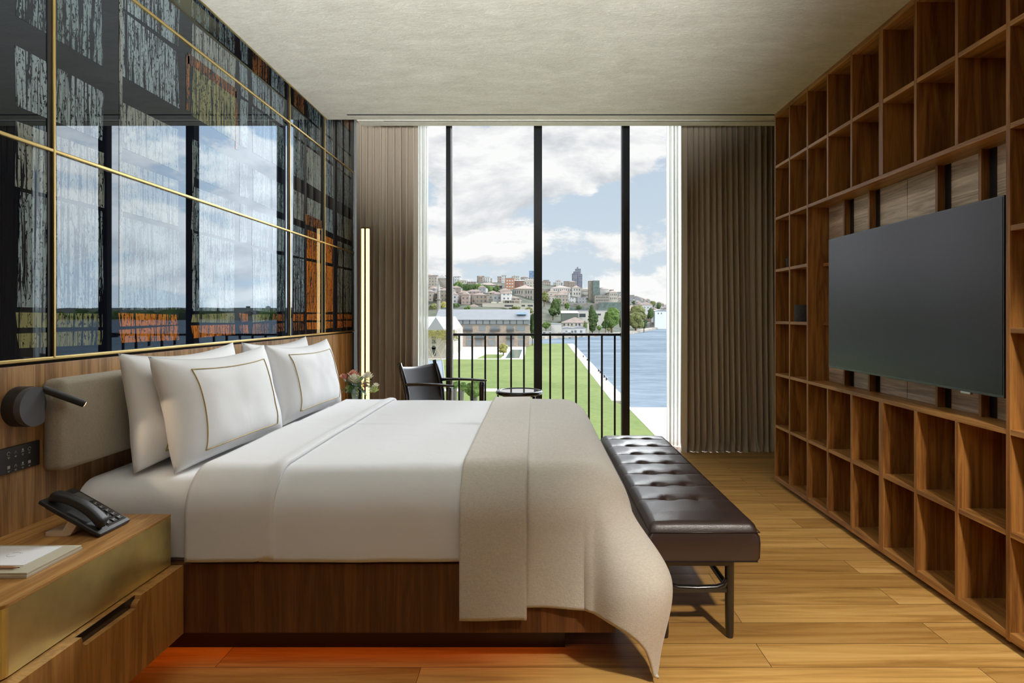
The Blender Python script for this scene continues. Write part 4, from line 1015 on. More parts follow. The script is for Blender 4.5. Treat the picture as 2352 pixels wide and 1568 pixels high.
# --- left stone building with a row of gables (behind bare trees)
e = empty('gabled_stone_building', (-27,150,GZ), 'cream stone building with a sawtooth row of grey gables, partly behind bare trees', 'building')
q = MB(); q.box((-60,150,GZ),(-22.2,186,GZ+7.0)); q.build('walls', M['stone'], e)
for k in range(7):
    q = MB(); x0 = -55+k*4.7
    q.add([(x0,149.6,GZ+7),(x0+4.5,149.6,GZ+7),(x0+4.5,186,GZ+7),(x0,186,GZ+7),(x0+2.25,149.6,GZ+10.4),(x0+2.25,186,GZ+10.4)], [[0,1,4],[1,2,5,4],[2,3,5],[3,0,4,5]]); q.build('gable_roof', M['zinc'], e)
for k in range(9):
    for z in (.8,3.9):
        q = MB(); x0 = -46+k*2.55; q.box((x0,149.8,GZ+z),(x0+1.0,150.1,GZ+z+2.0)); q.tube([(x0+.5,149.8,GZ+z+2.0),(x0+.5,150.1,GZ+z+2.0)], .5, 12); q.build('arched_window', M['dwin'], e)
# terrace walls and lean-to roof in front
q = MB(); q.box((-32,104,GZ),(-18.5,105,GZ+2.4)); q.box((-19.3,105,GZ),(-18.5,109,GZ+2.0)); tag(q.build('garden_wall', M['stone']), 'low stone garden wall in front of the gabled building', 'wall')
e = empty('conservatory_roof', (-15,80,GZ), 'blue-grey glazed lean-to roof beyond the armchair', 'roof')
q = MB(); q.add([(-19.5,68,GZ+2.4),(-12.0,80,GZ+2.4),(-15.0,98,GZ+3.6),(-24,98,GZ+3.6),(-19.5,68,GZ+2.2),(-12.0,80,GZ+2.2),(-15,98,GZ+3.4),(-24,98,GZ+3.4)], [[0,1,2,3],[7,6,5,4],[0,4,5,1],[1,5,6,2]]); q.build('glazed_panel', simple('slate_blue_glazing', (.22,.29,.36), .25), e)
for k in range(5):
    t = k/4; q = MB(); q.tube([(-19.5+7.5*t,68+12*t,GZ+2.45),(-24+9*t,98,GZ+3.65)], .08, 6); q.build('glazing_bar', M['zinc'], e)
q = MB(); q.box((-20,97.6,GZ),(-15,98,GZ+3.4)); q.box((-13,80,GZ),(-12.6,80.4,GZ+2.3)); q.box((-19.6,68.2,GZ),(-19.3,68.5,GZ+2.3)); q.build('support', M['stone'], e)

# --- trees
def crownmat(nm, a, c):
    m, nt, out = newmat(nm); p = prin(nt, out, **{'Roughness': .85, 'Specular IOR Level': .15}); tc = N(nt, 'ShaderNodeTexCoord')
    n = N(nt, 'ShaderNodeTexNoise', Scale=1.1, Detail=6.0, Roughness=.75); L(nt, tc.outputs['Object'], n.inputs['Vector'])
    r = N(nt, 'ShaderNodeValToRGB'); r.color_ramp.elements[0].position = .38; r.color_ramp.elements[1].position = .62; r.color_ramp.elements[0].color = c4(a); r.color_ramp.elements[1].color = c4(c)
    L(nt, n.outputs['Fac'], r.inputs[0]); L(nt, r.outputs[0], p.inputs['Base Color']); b_ = N(nt, 'ShaderNodeBump', Strength=1.0, Distance=1.0); L(nt, n.outputs['Fac'], b_.inputs['Height']); L(nt, b_.outputs[0], p.inputs['Normal']); return m
M['t_dark'] = crownmat('crown_dark_green', (.03,.055,.02), (.13,.19,.07)); M['t_green'] = crownmat('crown_green', (.05,.09,.02), (.20,.30,.08)); M['t_olive'] = crownmat('crown_olive', (.08,.09,.03), (.28,.30,.12)); M['t_gold'] = crownmat('crown_gold', (.22,.20,.05), (.55,.50,.18))
M['bark'] = simple('tree_bark', (.16,.11,.07), .9)
ICO = {}
def ico(sub):
    if sub not in ICO:
        bm = bmesh.new(); bmesh.ops.create_icosphere(bm, subdivisions=sub, radius=1); bm.verts.index_update()
        ICO[sub] = ([v.co.copy() for v in bm.verts], [[v.index for v in f.verts] for f in bm.faces]); bm.free()
    return ICO[sub]
def blob(q, c, r, sub=2, seed=0, amp=.28):
    vs, fs = ico(sub); o = []
    for v in vs:
        d = 1+amp*noise.noise(v*2.3+Vector((seed,seed*.7,0)))+amp*.8*noise.noise(v*6+Vector((seed,0,seed)))
        o.append(Vector((c[0]+v.x*r[0]*d, c[1]+v.y*r[1]*d, c[2]+v.z*r[2]*d)))
    q.add(o, fs)
def tree(px, pw, yt, yb, D, mat, label, kind='round', n=9, sub=3, group=None, cat='tree', seed=None):
    rg = random.Random(seed if seed is not None else int(px*7+yt)); a = PX(px,yb,D); top = PX(px,yt,D).z; H = top-a.z; w = pw*D/F
    e = empty('tree' if kind != 'poplar' else 'poplar_tree', (a.x,D,a.z), label, cat, group)
    q = MB(); q.tube([(a.x,D,a.z-3),(a.x,D,a.z+H*.5)], [w*.05+.1,w*.03+.05], 8); q.build('trunk', M['bark'], e)
    q = MB()
    if kind == 'poplar':
        for k in range(6):
            t = k/5; r = w*.5*math.sin(PI*(.18+.74*t))**.8; blob(q, (a.x+rg.uniform(-.1,.1)*w,D,a.z+H*(.1+.82*t)), (r,r,H*.16), sub, rg.random()*9, .3)
    else:
        blob(q, (a.x,D,a.z+H*.55), (w*.36,w*.36,H*.38), sub, rg.random()*9)
        for k in range(n):
            an = rg.uniform(0,2*PI); rr = w*.30*rg.uniform(.6,1); zz = a.z+H*rg.uniform(.28,.80); s_ = rg.uniform(.16,.26)
            blob(q, (a.x+rr*math.cos(an), D+rr*math.sin(an), zz), (w*s_,w*s_,H*s_*.8), max(1,sub-1), rg.random()*9, .4)
    q.build('crown', mat, e, smooth=False); return e
tree(1361,23,704,758,345,M['t_dark'],'tall narrow dark green poplar standing on the far shore','poplar')
tree(1405,46,703,760,352,M['t_green'],'broad bright green tree beside the poplar on the far shore',n=12)
tree(1391,20,733,758,348,M['t_dark'],'low dark tree between the poplar and the broad green tree',n=5)
tree(1430,22,725,760,358,M['t_olive'],'tree half behind the right window mullion on the far shore',n=5)
tree(1464,44,698,740,440,M['t_olive'],'large olive green tree seen right of the right window mullion',n=12)
tree(1460,40,712,760,400,M['t_olive'],'paler rounded tree at the water edge, right of the mullion',n=10)
tree(1479,18,734,758,405,M['t_dark'],'small dark bush-like tree by the water right of the mullion',n=5)
tree(1344,8,738,758,335,M['t_green'],'small slender tree left of the poplar','poplar')
tree(1254,24,738,757,310,M['t_green'],'low bright tree just right of the central mullion, by the sheds',n=6)
tree(1376,14,746,761,338,M['t_green'],'small tree at the foot of the poplar',n=5)
tree(1398,12,752,761,340,M['t_olive'],'pale shrub at the water edge below the broad green tree',n=4,cat='shrub')
tree(1276,30,684,727,470,M['t_dark'],'tree clump below the long pale palace',n=10)
tree(1270,22,706,729,440,M['t_dark'],'dark tree low on the slope right of the central mullion',n=7)
tree(1303,14,694,712,500,M['t_green'],'small round tree beside the tree clump below the palace',n=5)
tree(1250,24,668,696,520,M['t_olive'],'olive tree against the stone wall right of the central mullion',n=7)
tree(1156,25,787,815,160,M['t_gold'],'small golden autumn tree beside the reflecting pool',n=12,sub=3)
tree(1223,14,716,790,215,M['t_dark'],'dark green tree behind the corner of the brick hotel',n=8)
for i,(x,w,yt,yb,D,mt) in enumerate(((1052,26,644,672,640,'t_green'),(1070,20,650,674,620,'t_dark'),(1090,26,650,676,610,'t_dark'),(1108,22,652,674,620,'t_dark'),(1124,22,655,676,620,'t_green'),(1138,16,657,676,620,'t_dark'),
      (1150,20,672,690,560,'t_green'),(1165,20,676,692,560,'t_green'),(1140,16,672,686,560,'t_dark'),(1048,22,694,716,430,'t_dark'),(1073,18,702,718,420,'t_green'),(1018,24,690,716,430,'t_gold'),(996,26,694,722,420,'t_olive'),(1014,14,664,682,600,'t_dark'),(1185,30,702,718,420,'t_olive'),(1215,24,704,722,420,'t_olive'),(1160,22,708,720,420,'t_dark'),(1130,30,709,720,420,'t_olive'),
      (1500,16,690,706,620,'t_olive'),(1513,14,694,712,560,'t_dark'),(1455,10,690,700,640,'t_dark'),(1495,20,704,738,500,'t_dark'),(1330,16,700,712,520,'t_dark'))):
    tree(x,w,yt,yb,D,M[mt],'hillside tree among the houses beyond the hotel and palace',n=7,sub=2,group='trees on the far hillside')
rg2 = random.Random(31)
for k in range(22):
    tree(1042+k*4.9+rg2.uniform(-2,2), rg2.uniform(10,17), 648+rg2.uniform(-3,5)+k*.35, 676, rg2.uniform(585,610), M[rg2.choice(['t_dark','t_dark','t_green'])], 'tree in the dense belt along the hill crest above the apartment houses', n=6, sub=2, group='tree belt on the hill crest', seed=k)
# bare branches left
rg = random.Random(5)
for j,(bx,D) in enumerate(((994,120),(1012,125),(1024,128))):
    p = PX(bx,810,D); e = empty('leafless_tree', (p.x,D,GZ), 'thin sparse-leaved tree in front of the gabled stone building', 'tree', 'sparse trees by the gabled building'); q = MB(); q2 = MB()
    def br(a, d, ln, r, lv):
        c = a+d*ln; q.tube([a,(a+c)/2+Vector((rg.uniform(-.1,.1),0,rg.uniform(-.1,.1))),c], [r,r*.8,r*.6], 5)
        if lv == 0:
            for _ in range(6):
                w_ = c+Vector((rg.uniform(-.6,.6),rg.uniform(-.6,.6),rg.uniform(-.6,.6))); q2.add([w_,w_+Vector((.22,0,.05)),w_+Vector((.1,.1,.25))],[[0,1,2]])
            return
        for _ in range(3): br(c, (d+Vector((rg.uniform(-.8,.8),rg.uniform(-.8,.8),rg.uniform(-.1,.5)))).normalized(), ln*.72, r*.6, lv-1)
    br(Vector((p.x,D,GZ)), Vector((0,0,1)), 2.6, .12, 4)
    q.build('branches', simple('pale_bark', (.40,.34,.24), .9), e); q2.build('sparse_leaves', M['t_gold'], e)

# --- named buildings on the far shore and hill
def grid_w(x0,x1,n,w,rows): return [(x0+(x1-x0)*i/(n-1)-w/2, x0+(x1-x0)*i/(n-1)+w/2, y0, y1) for i in range(n) for (y0,y1) in rows]
bld('palace_building', 1264, 1314, 661, 700, 690, 30, M['plaster_w'], M['roof_pink'], 'hip', 3.4, 'long cream palace with dark windows and a pale pink roof on the hill', wins=grid_w(1273,1311,9,2.0,((664,667.5),(672,676.5))))
bld('palace_corner_wing', 1314, 1334, 661, 700, 688, 40, M['plaster_w'], M['roof_pink'], 'hip', 3.2, 'projecting corner wing of the cream palace on the hill', wins=grid_w(1319.5,1331,3,1.9,((663.5,667),(672,676.5))))
bld('palace_side_wing', 1334, 1362, 664, 702, 705, 30, M['plaster_w'], M['roof_pink'], 'hip', 2.2, 'receding side wing of the palace, left of the netted tower', wins=grid_w(1338,1359,8,1.1,((667,670),(676,680),(686,690))))
bld('old_stone_wing', 1244, 1268, 664, 705, 700, 20, M['stone'], M['roof_grey'], 'flat', .8, 'weathered stone building at the left end of the palace', wins=grid_w(1255,1265,4,1.2,((670,678),)))
e = bld('netted_tower', 1353, 1364, 645, 705, 680, 14, M['stone'], M['roof_grey'], 'hip', 1.5, 'square stone tower wrapped in green scaffold netting on the hill')
a = PX(1362,700,676); c = PX(1377,644,676); q = MB(); q.box((a.x,676,a.z-6),(c.x,690,c.z)); q.build('scaffold_netting', M['net'], e)
a = PX(1364,645,685); q = MB(); q.tube([(a.x,685,a.z),(a.x,685,a.z+8)], [.15,.05], 6); q.build('flagpole', M['zinc'], e)
bld('cream_hall', 1400, 1418, 671, 702, 660, 40, M['plaster_c'], M['roof_pink'], 'hip', 2.2, 'cream rectangular hall right of the netted tower', wins=grid_w(1403,1415,4,1.3,((674,679),(683,687))))
bld('white_roofed_house', 1378, 1398, 664, 700, 690, 20, M['plaster_w'], M['roof_pink'], 'hip', 2, 'pale house with a red roof between the netted tower and the cream hall')
bld('scaffolded_block', 1366, 1400, 678, 705, 655, 10, M['stone'], M['net'], 'flat', .4, 'block under construction behind scaffolding below the netted tower', wins=grid_w(1370,1396,8,1.4,((681,684),(688,691))))
bld('construction_shed', 1292, 1322, 684, 697, 600, 12, M['f_white'], M['zinc'], 'flat', .5, 'white site cabins on the terrace below the palace')
bld('site_cabin', 1326, 1347, 684, 697, 610, 10, M['f_grey'], M['zinc'], 'flat', .5, 'grey site cabin below the palace side wing')
bld('terrace_retaining_structure', 1300, 1440, 697, 730, 560, 30, simple('raw_concrete', (0.232,0.222,0.202), .9, var=.35, vscale=.15), M['roof_grey'], 'flat', .3, 'raw concrete construction terrace below the palace')
a = PX(1374,715,555); c = PX(1430,694,555); q = MB(); q.box((a.x,555,a.z),(c.x,555.6,c.z)); tag(q.build('green_site_hoarding', M['net']), 'green netting hoarding along the construction terrace', 'hoarding')
a = PX(1308,722,520); c = PX(1352,706,520); q = MB(); q.box((a.x,520,a.z),(c.x,520.6,c.z)); tag(q.build('green_site_hoarding', M['net']), 'dark green hoarding low on the terrace slope, left of the poplar', 'hoarding')
bld('low_modern_pavilion', 1328, 1400, 714, 738, 430, 14, M['plaster_w'], M['zinc'], 'flat', .7, 'low white modern pavilion behind the poplar', wins=[(1331,1345,720,728),(1370,1380,720,724)])
bld('grey_canopy_house', 1290, 1328, 719, 736, 425, 14, simple('glazed_grey', (.12,.14,.12), .3), M['plaster_w'], 'side', 1.8, 'dark glazed house under a pale sloping canopy roof')
e = bld('red_roofed_villa', 1292, 1353, 741, 765, 335, 14, M['plaster_c'], M['roof_red'], 'hip', 3.0, 'white waterfront villa with a wide terracotta roof left of the poplar', wins=[(1294,1298,743,747.5),(1304,1307,743,747.5),(1312,1315,743,747.5),(1322,1325,742.5,748),(1329,1333,742.5,748)])
bld('white_shed', 1288, 1318, 754, 774, 318, 10, M['f_white'], M['zinc'], 'gable', 1.0, 'white gabled waterfront shed, left of the pair below the villa')
bld('white_shed', 1316, 1346, 753, 772, 322, 10, M['f_white'], M['zinc'], 'gable', 1.1, 'white gabled waterfront shed, right of the pair below the villa')
bld('boat_shed', 1244, 1266, 763, 779, 300, 9, M['f_white'], M['roof_grey'], 'flat', .4, 'low white boat shed at the waterline beside the central mullion')
bld('quay_building', 1266, 1290, 745, 768, 312, 9, M['plaster_w'], M['zinc'], 'flat', .5, 'plain white block between the boat shed and the waterfront villa')
bld('kiosk', 1284, 1312, 764, 777, 305, 5, M['f_cream'], M['roof_grey'], 'flat', .3, 'cream quay kiosk right above the water, below the sheds')
bld('white_silo_building', 1504, 1536, 714, 760, 500, 24, simple('pale_blue_white_cladding', (.66,.70,.74), .7), M['zinc'], 'gable', 1.5, 'tall white windowless building at the right shore beside the sheer', wins=[(1511,1513,718,721),(1518,1520,718,721)])
bld('quay_canopy', 1480, 1502, 742, 752, 505, 12, M['f_grey'], M['plaster_w'], 'flat', .8, 'long white waterfront canopy left of the tall white building')
bld('pink_roofed_hall', 1475, 1499, 700, 712, 560, 20, M['f_white'], M['roof_red'], 'hip', 3, 'low hall with a brick red roof behind the olive tree')
bld('small_quay_house', 1483, 1500, 729, 745, 520, 10, M['f_tan'], M['roof_grey'], 'flat', .4, 'small tan house above the waterfront canopy')
bld('glass_tower', 1215, 1229, 623, 675, 1150, 12, M['f_blue'], M['f_blue'], 'flat', 1, 'distant blue glass tower at the left edge of the central mullion')
e = bld('grey_tower', 1315, 1326, 628, 668, 1050, 18, M['f_tower'], M['f_tower'], 'flat', .3, 'stepped slate grey high-rise tower on the skyline')
for (x0,x1,yt,D_) in ((1325,1337.5,629,1052),(1318,1334,623,1058),(1322,1334,617,1062),(1326,1328,613,1066)):
    a = PX(x0,668,D_); c = PX(x1,yt,D_); q = MB(); q.box((a.x,D_,a.z),(c.x,D_+12,c.z)); q.build('tower_slab', M['f_tower'], e)
e = bld('red_brick_block', 1160, 1181, 639, 671, 640, 14, M['brick2'] if 'brick2' in M else simple('red_brick', (.38,.19,.12), .9), M['roof_grey'], 'flat', .5, 'tall red brick apartment block with white balconies and two chimneys', wins=grid_w(1165,1177,3,3.4,((643,646),(650,653),(657,660),(664,667))), wm=M['f_white'])
for x in (1161,1181):
    a = PX(x,639,645); c = PX(x+1.6,632,645); q = MB(); q.box((a.x,645,a.z),(c.x,646,c.z)); q.build('chimney', M['roof_red'], e)
bld('brown_block', 1182, 1203, 645, 680, 650, 16, M['f_brick'], M['roof_grey'], 'side', 1.5, 'brown apartment block right of the red brick block')
bld('cream_block', 1203, 1228, 644, 680, 660, 16, M['f_cream'], M['roof_grey'], 'side', 1.2, 'cream apartment block between the brown block and central mullion')
bld('stone_school', 1181, 1230, 663, 712, 560, 24, M['stone'], M['roof_pink'], 'hip', 4.0, 'weathered stone two-storey school with arched windows and a pink roof', wins=grid_w(1184,1193,3,1.8,((667,674),(680,687)))+grid_w(1199,1199.1,2,1.0,((667,674),(680,688)))+grid_w(1208.5,1220,3,2.0,((667,674),(680,687))))
a = PX(1177,690,559); c = PX(1181,664,559); q = MB(); q.box((a.x,559,a.z),(c.x,561,c.z)); tag(q.build('green_debris_netting', M['net']), 'strip of green netting on the left corner of the stone school', 'netting')
e = bld('long_modern_block', 1108, 1228, 697, 722, 440, 20, M['plaster_c'], M['plaster_c'], 'flat', .4, 'long low cream modern block with dark strip windows behind the hotel roof', wins=[(1159,1179,700,704),(1198,1206,700,703.5),(1212,1224,700,703.5),(1169,1179,707,712)])
a = PX(1128,697,446); c = PX(1203,690,446); q = MB(); q.box((PX(1155,0,446).x,446,c.z),(PX(1198,0,446).x,454,c.z+.35)); q.box((a.x,447,a.z),(PX(1140,0,446).x,452,a.z+1.4)); q.box((PX(1145,0,446).x,447,a.z),(PX(1156,0,446).x,452,a.z+1.4))
for x in (1158,1170,1182,1195): q.box((PX(x,0,446).x,446,a.z),(PX(x+.7,0,446).x,446.2,c.z))
q.build('rooftop_pergola', M['plaster_c'], e)
e = bld('stepped_cream_annex', 1092, 1110, 706, 722, 436, 16, M['plaster_c'], M['plaster_c'], 'flat', .3, 'stepped cream annex at the left end of the long modern block')
bld('apartment_house', 1041, 1063, 670, 708, 520, 14, M['f_white'], M['roof_red'], 'hip', 1.2, 'white and orange apartment house beside the left mullion', wins=None)
bld('apartment_house', 1063, 1082, 674, 706, 525, 12, M['f_pink'], M['roof_red'], 'hip', 1.6, 'pink apartment house with a red roof, second from the left mullion')
bld('white_gabled_house', 1082, 1101, 669, 704, 515, 12, M['f_white'], M['roof_grey'], 'gable', 1.9, 'white house with a pointed gable between the apartment houses')
bld('plain_gabled_house', 1073, 1086, 686, 702, 500, 9, M['plaster_w'], M['roof_red'], 'gable', 1.6, 'small plain cream gable end in front of the white gabled house')
bld('grey_apartment_house', 1100, 1125, 673, 704, 530, 14, M['f_beige'], M['roof_red'], 'hip', 2.6, 'beige apartment house with a hipped red roof right of the white gabled house')
bld('grey_blue_house', 1086, 1112, 688, 705, 505, 8, M['f_grey'], M['roof_grey'], 'flat', .4, 'grey-blue low house below the beige apartment house')
bld('terracotta_cottage', 1076, 1098, 704, 722, 440, 9, M['f_pink'], M['roof_red'], 'hip', 2.0, 'low terracotta cottage left of the stepped annex')
bld('hill_villa', 1050, 1071, 644, 665, 700, 16, M['f_cream'], M['roof_tan'] if 'roof_tan' in M else M['roof_grey'], 'hip', 1.6, 'cream villa with a tan roof on the crest left of the tree line')
bld('hill_villa', 1071, 1094, 647, 668, 705, 16, M['f_tan'], M['roof_grey'], 'hip', 2.2, 'brownish villa on the crest, right of the cream villa')
bld('long_red_roof_house', 1098, 1140, 654, 668, 700, 14, M['f_tan'], M['roof_pink'], 'hip', 2.5, 'long low house with a pale red roof on the crest')
bld('timber_house', 1138, 1153, 656, 672, 660, 10, M['dgrey'], M['roof_red'], 'hip', 1.8, 'dark timber house with a red roof left of the red brick block')
bld('corner_apartment_block', 1002, 1026, 639, 675, 640, 20, M['stone'], M['roof_grey'], 'hip', 4, 'tall beige blank-walled apartment block left of the left mullion')
bld('corner_apartment_block', 984, 1003, 636, 680, 630, 20, M['f_beige'], M['roof_grey'], 'flat', .5, 'grey-beige apartment block beside the left sheer curtain')
bld('pale_blue_house', 980, 1000, 675, 712, 500, 12, M['f_grey'], M['roof_grey'], 'hip', 1.6, 'pale blue-grey house left of the stone minaret')
bld('white_house', 1010, 1027, 675, 708, 505, 12, M['f_white'], M['roof_grey'], 'hip', 1.0, 'white house right of the stone minaret')
# minaret
D = 330; p = PX(1007.5,740,D); pz = lambda y: PX(0,y,D).z
e = empty('minaret', (p.x,D,p.z), 'slender stone minaret with a balcony and dark cone, left of the left mullion', 'minaret')
q = MB(); q.lathe([(1.05,p.z-6),(1.0,pz(690)),(1.5,pz(688)),(1.55,pz(686)),(.85,pz(686)),(.80,pz(668))], (p.x,D,0), 16); q.build('shaft', M['stone'], e)
q = MB(); q.lathe([(1.0,pz(668)),(.05,pz(646))], (p.x,D,0), 16); q.build('cone_roof', M['roof_grey'], e)
# dense background city
cols = [('f_beige','beige'),('f_cream','cream'),('f_grey','grey'),('f_white','white'),('f_tan','tan'),('f_pink','pink')]
rg = random.Random(77); proto = {}
spots = []
for (x0,x1,n,d0,d1) in ((1240,1320,26,860,1150),(1375,1560,120,760,1120),(1440,1570,70,640,900),(1100,1235,16,800,950),(960,1050,14,760,900),(1560,1900,60,1180,1900),(1375,1440,24,720,900),(1040,1180,16,450,530),(960,1045,12,460,600),(1236,1300,10,560,660),(1440,1545,24,600,700),(560,950,70,420,900)):
    for _ in range(n):
        spots.append((rg.uniform(x0,x1), rg.uniform(d0,d1)))
for (x,D) in spots:
    X = (x-VX)*D/F
    if D < shore(X)+60: continue
    z = terr(X,D); w = rg.uniform(6,13); h = rg.uniform(4.5,10) if x < 1560 else rg.uniform(4,8); dp = rg.uniform(8,14)
    key, nm = rg.choice(cols if x < 1375 else [('f_grey','grey'),('f_grey','grey'),('f_white','white'),('f_beige','beige'),('f_tan','tan')]); rk = rg.choice(['flat','flat','hip']) if D > 700 else 'hip'
    side = 'left of the slate grey tower' if x < 1315 and x > 1236 else ('above the brick hotel' if 950 < x <= 1236 else 'beyond the gabled stone building' if x <= 950 else ('right of the netted tower' if x < 1560 else 'across the open water'))
    e = empty('distant_apartment_block', (X,D,z), 'hazy distant %s apartment block on the hillside %s' % (nm, side), 'building', 'distant %s blocks %s' % (nm, side))
    q = MB(); q.box((-w/2,0,-8),(w/2,dp,h)); o = q.build('walls', M[key], e, loc=(0,0,0)); o.parent = e; o.matrix_parent_inverse = Matrix(); o.location = (0,0,0)
    q = MB(); roofmesh(q, -w/2,w/2,0,dp,h,.4 if rk == 'flat' else 2.2,rk,.3); o = q.build('roof', M['roof_grey'] if rk == 'flat' else M['roof_red'], e); o.matrix_parent_inverse = Matrix()
# wooded far shore across open water (seen in the mural reflection)
rg = random.Random(8)
for k in range(60):
    X = rg.uniform(300,1500); D = shore(X)+rg.uniform(10,120); z = terr(X,D)
    e = empty('tree', (X,D,z), 'distant shoreline tree across the open water', 'tree', 'distant trees across the open water'); q = MB(); w = rg.uniform(12,28)
    blob(q, (X,D,z+w*.25), (w,w*.8,rg.uniform(9,17)), 2, k*1.7, .4); q.build('crown', M['t_dark'] if k%2 else M['t_green'], e)
# plants near the hotel garden below
for i,(x,y,D,r) in enumerate(((1045,884,64,.55),(1088,893,72,1.2),(1060,889,70,.7))):
    p = PX(x,y,D); e = empty('garden_shrub', (p.x,D,GZ), ('potted green shrub below the window, nearest the armchair','loose bright green shrub beyond the chair arm','small potted shrub between the two larger garden shrubs')[i], 'shrub')
    q = MB(); h = p.z; 
    for k in range(7): blob(q, (p.x+rg.uniform(-.5,.5)*r, D+rg.uniform(-.5,.5)*r, h+rg.uniform(-.3,.4)*r), (r*.5,r*.5,r*.5), 2, k, .5)
    q.build('foliage', M['t_green'], e); q = MB(); q.lathe([(r*.3,GZ),(r*.42,h-r*.3)], (p.x,D,0), 14); q.build('planter', simple('dark_planter', (.10,.09,.08), .7), e)

# ================================================================ WORLD
w = bpy.data.worlds.new('sky'); sc.world = w; w.use_nodes = True; nt = w.node_tree
for n in list(nt.nodes): nt.nodes.remove(n)
out = N(nt, 'ShaderNodeOutputWorld'); bg = N(nt, 'ShaderNodeBackground'); L(nt, bg.outputs[0], out.inputs[0])
tc = N(nt, 'ShaderNodeTexCoord')
mp = N(nt, 'ShaderNodeMapping'); mp.inputs['Scale'].default_value = (3.9,3.9,8.6); mp.inputs['Location'].default_value = (3.1,1.2,.4); L(nt, tc.outputs['Generated'], mp.inputs[0])
n1 = N(nt, 'ShaderNodeTexNoise', Scale=1.0, Detail=11.0, Roughness=.60, Distortion=.25); L(nt, mp.outputs[0], n1.inputs['Vector'])
mp2 = N(nt, 'ShaderNodeMapping'); mp2.inputs['Scale'].default_value = (3.9,3.9,8.6); mp2.inputs['Location'].default_value = (3.1,1.2,.58); L(nt, tc.outputs['Generated'], mp2.inputs[0])
n2 = N(nt, 'ShaderNodeTexNoise', Scale=1.0, Detail=11.0, Roughness=.60, Distortion=.25); L(nt, mp2.outputs[0], n2.inputs['Vector'])
acc = n1.outputs['Fac']
def blobn(d, rad, amt, acc):
    d = Vector(d).normalized()
    s = N(nt, 'ShaderNodeVectorMath', operation='SUBTRACT'); L(nt, tc.outputs['Generated'], s.inputs[0]); s.inputs[1].default_value = d
    sc_ = N(nt, 'ShaderNodeVectorMath', operation='MULTIPLY'); L(nt, s.outputs[0], sc_.inputs[0]); sc_.inputs[1].default_value = (1/rad[0], 1/rad[0], 1/rad[1])
    ln = N(nt, 'ShaderNodeVectorMath', operation='LENGTH'); L(nt, sc_.outputs[0], ln.inputs[0])
    mr = N(nt, 'ShaderNodeMapRange'); mr.interpolation_type = 'SMOOTHSTEP'; mr.inputs['From Min'].default_value = 0; mr.inputs['From Max'].default_value = 1; mr.inputs['To Min'].default_value = amt; mr.inputs['To Max'].default_value = 0
    L(nt, ln.outputs['Value'], mr.inputs[0])
    ad = N(nt, 'ShaderNodeMath', operation='ADD'); L(nt, acc, ad.inputs[0]); L(nt, mr.outputs[0], ad.inputs[1]); return ad.outputs[0]
dirp = lambda x,y: ((x-VX)/F, 1, (VY-y)/F)
for (x,y,rx,ry,am) in ((1385,470,.12,.045,-.17),(1440,500,.10,.05,-.10),(1232,388,.05,.03,-.10),(1520,400,.05,.05,-.09),(1520,600,.08,.03,-.06),(1300,600,.12,.02,-.06),(1040,600,.07,.03,-.06),(1080,420,.22,.16,.14),(1340,350,.13,.07,.12),(1400,560,.10,.05,.08),
                      (1850,380,.30,.22,-.04),(1700,560,.3,.1,.03),(1150,330,.3,.08,.05),(1060,540,.14,.05,.07)):
    acc = blobn(dirp(x,y), (rx,ry), am, acc)
cm = N(nt, 'ShaderNodeMapRange'); cm.interpolation_type = 'SMOOTHSTEP'; cm.inputs['From Min'].default_value = .44; cm.inputs['From Max'].default_value = .505; L(nt, acc, cm.inputs[0])
# shading inside clouds: difference with a shifted sample reads as lit tops and greyer bases
df = N(nt, 'ShaderNodeMath', operation='SUBTRACT'); L(nt, n1.outputs['Fac'], df.inputs[0]); L(nt, n2.outputs['Fac'], df.inputs[1])
cr = N(nt, 'ShaderNodeMapRange'); cr.inputs['From Min'].default_value = -.13; cr.inputs['From Max'].default_value = .05; L(nt, df.outputs[0], cr.inputs[0])
cc = N(nt, 'ShaderNodeMix', data_type='RGBA'); cc.inputs[6].default_value = (.64,.665,.71,1); cc.inputs[7].default_value = (1.0,1.0,1.0,1); L(nt, cr.outputs[0], cc.inputs[0])
sx = N(nt, 'ShaderNodeSeparateXYZ'); L(nt, tc.outputs['Generated'], sx.inputs[0])
gr = N(nt, 'ShaderNodeMapRange'); gr.inputs['From Min'].default_value = 0.0; gr.inputs['From Max'].default_value = .45; L(nt, sx.outputs[2], gr.inputs[0])
bl = N(nt, 'ShaderNodeMix', data_type='RGBA'); bl.inputs[6].default_value = (.70,.79,.86,1); bl.inputs[7].default_value = (.42,.55,.74,1); L(nt, gr.outputs[0], bl.inputs[0])
fx = N(nt, 'ShaderNodeMix', data_type='RGBA'); L(nt, cm.outputs[0], fx.inputs[0]); L(nt, bl.outputs[2], fx.inputs[6]); L(nt, cc.outputs[2], fx.inputs[7])
L(nt, fx.outputs[2], bg.inputs[0])
# sky boosted right of the direct view to light the room and mural reflection
nz = N(nt, 'ShaderNodeVectorMath', operation='DOT_PRODUCT'); L(nt, tc.outputs['Generated'], nz.inputs[0]); nz.inputs[1].default_value = Vector((1,-.0,0))
at = N(nt, 'ShaderNodeMapRange'); at.interpolation_type = 'SMOOTHSTEP'; at.inputs['From Min'].default_value = .25; at.inputs['From Max'].default_value = .42; at.inputs['To Min'].default_value = 1.0; at.inputs['To Max'].default_value = SKYB
L(nt, nz.outputs['Value'], at.inputs[0]); L(nt, at.outputs[0], bg.inputs[1])
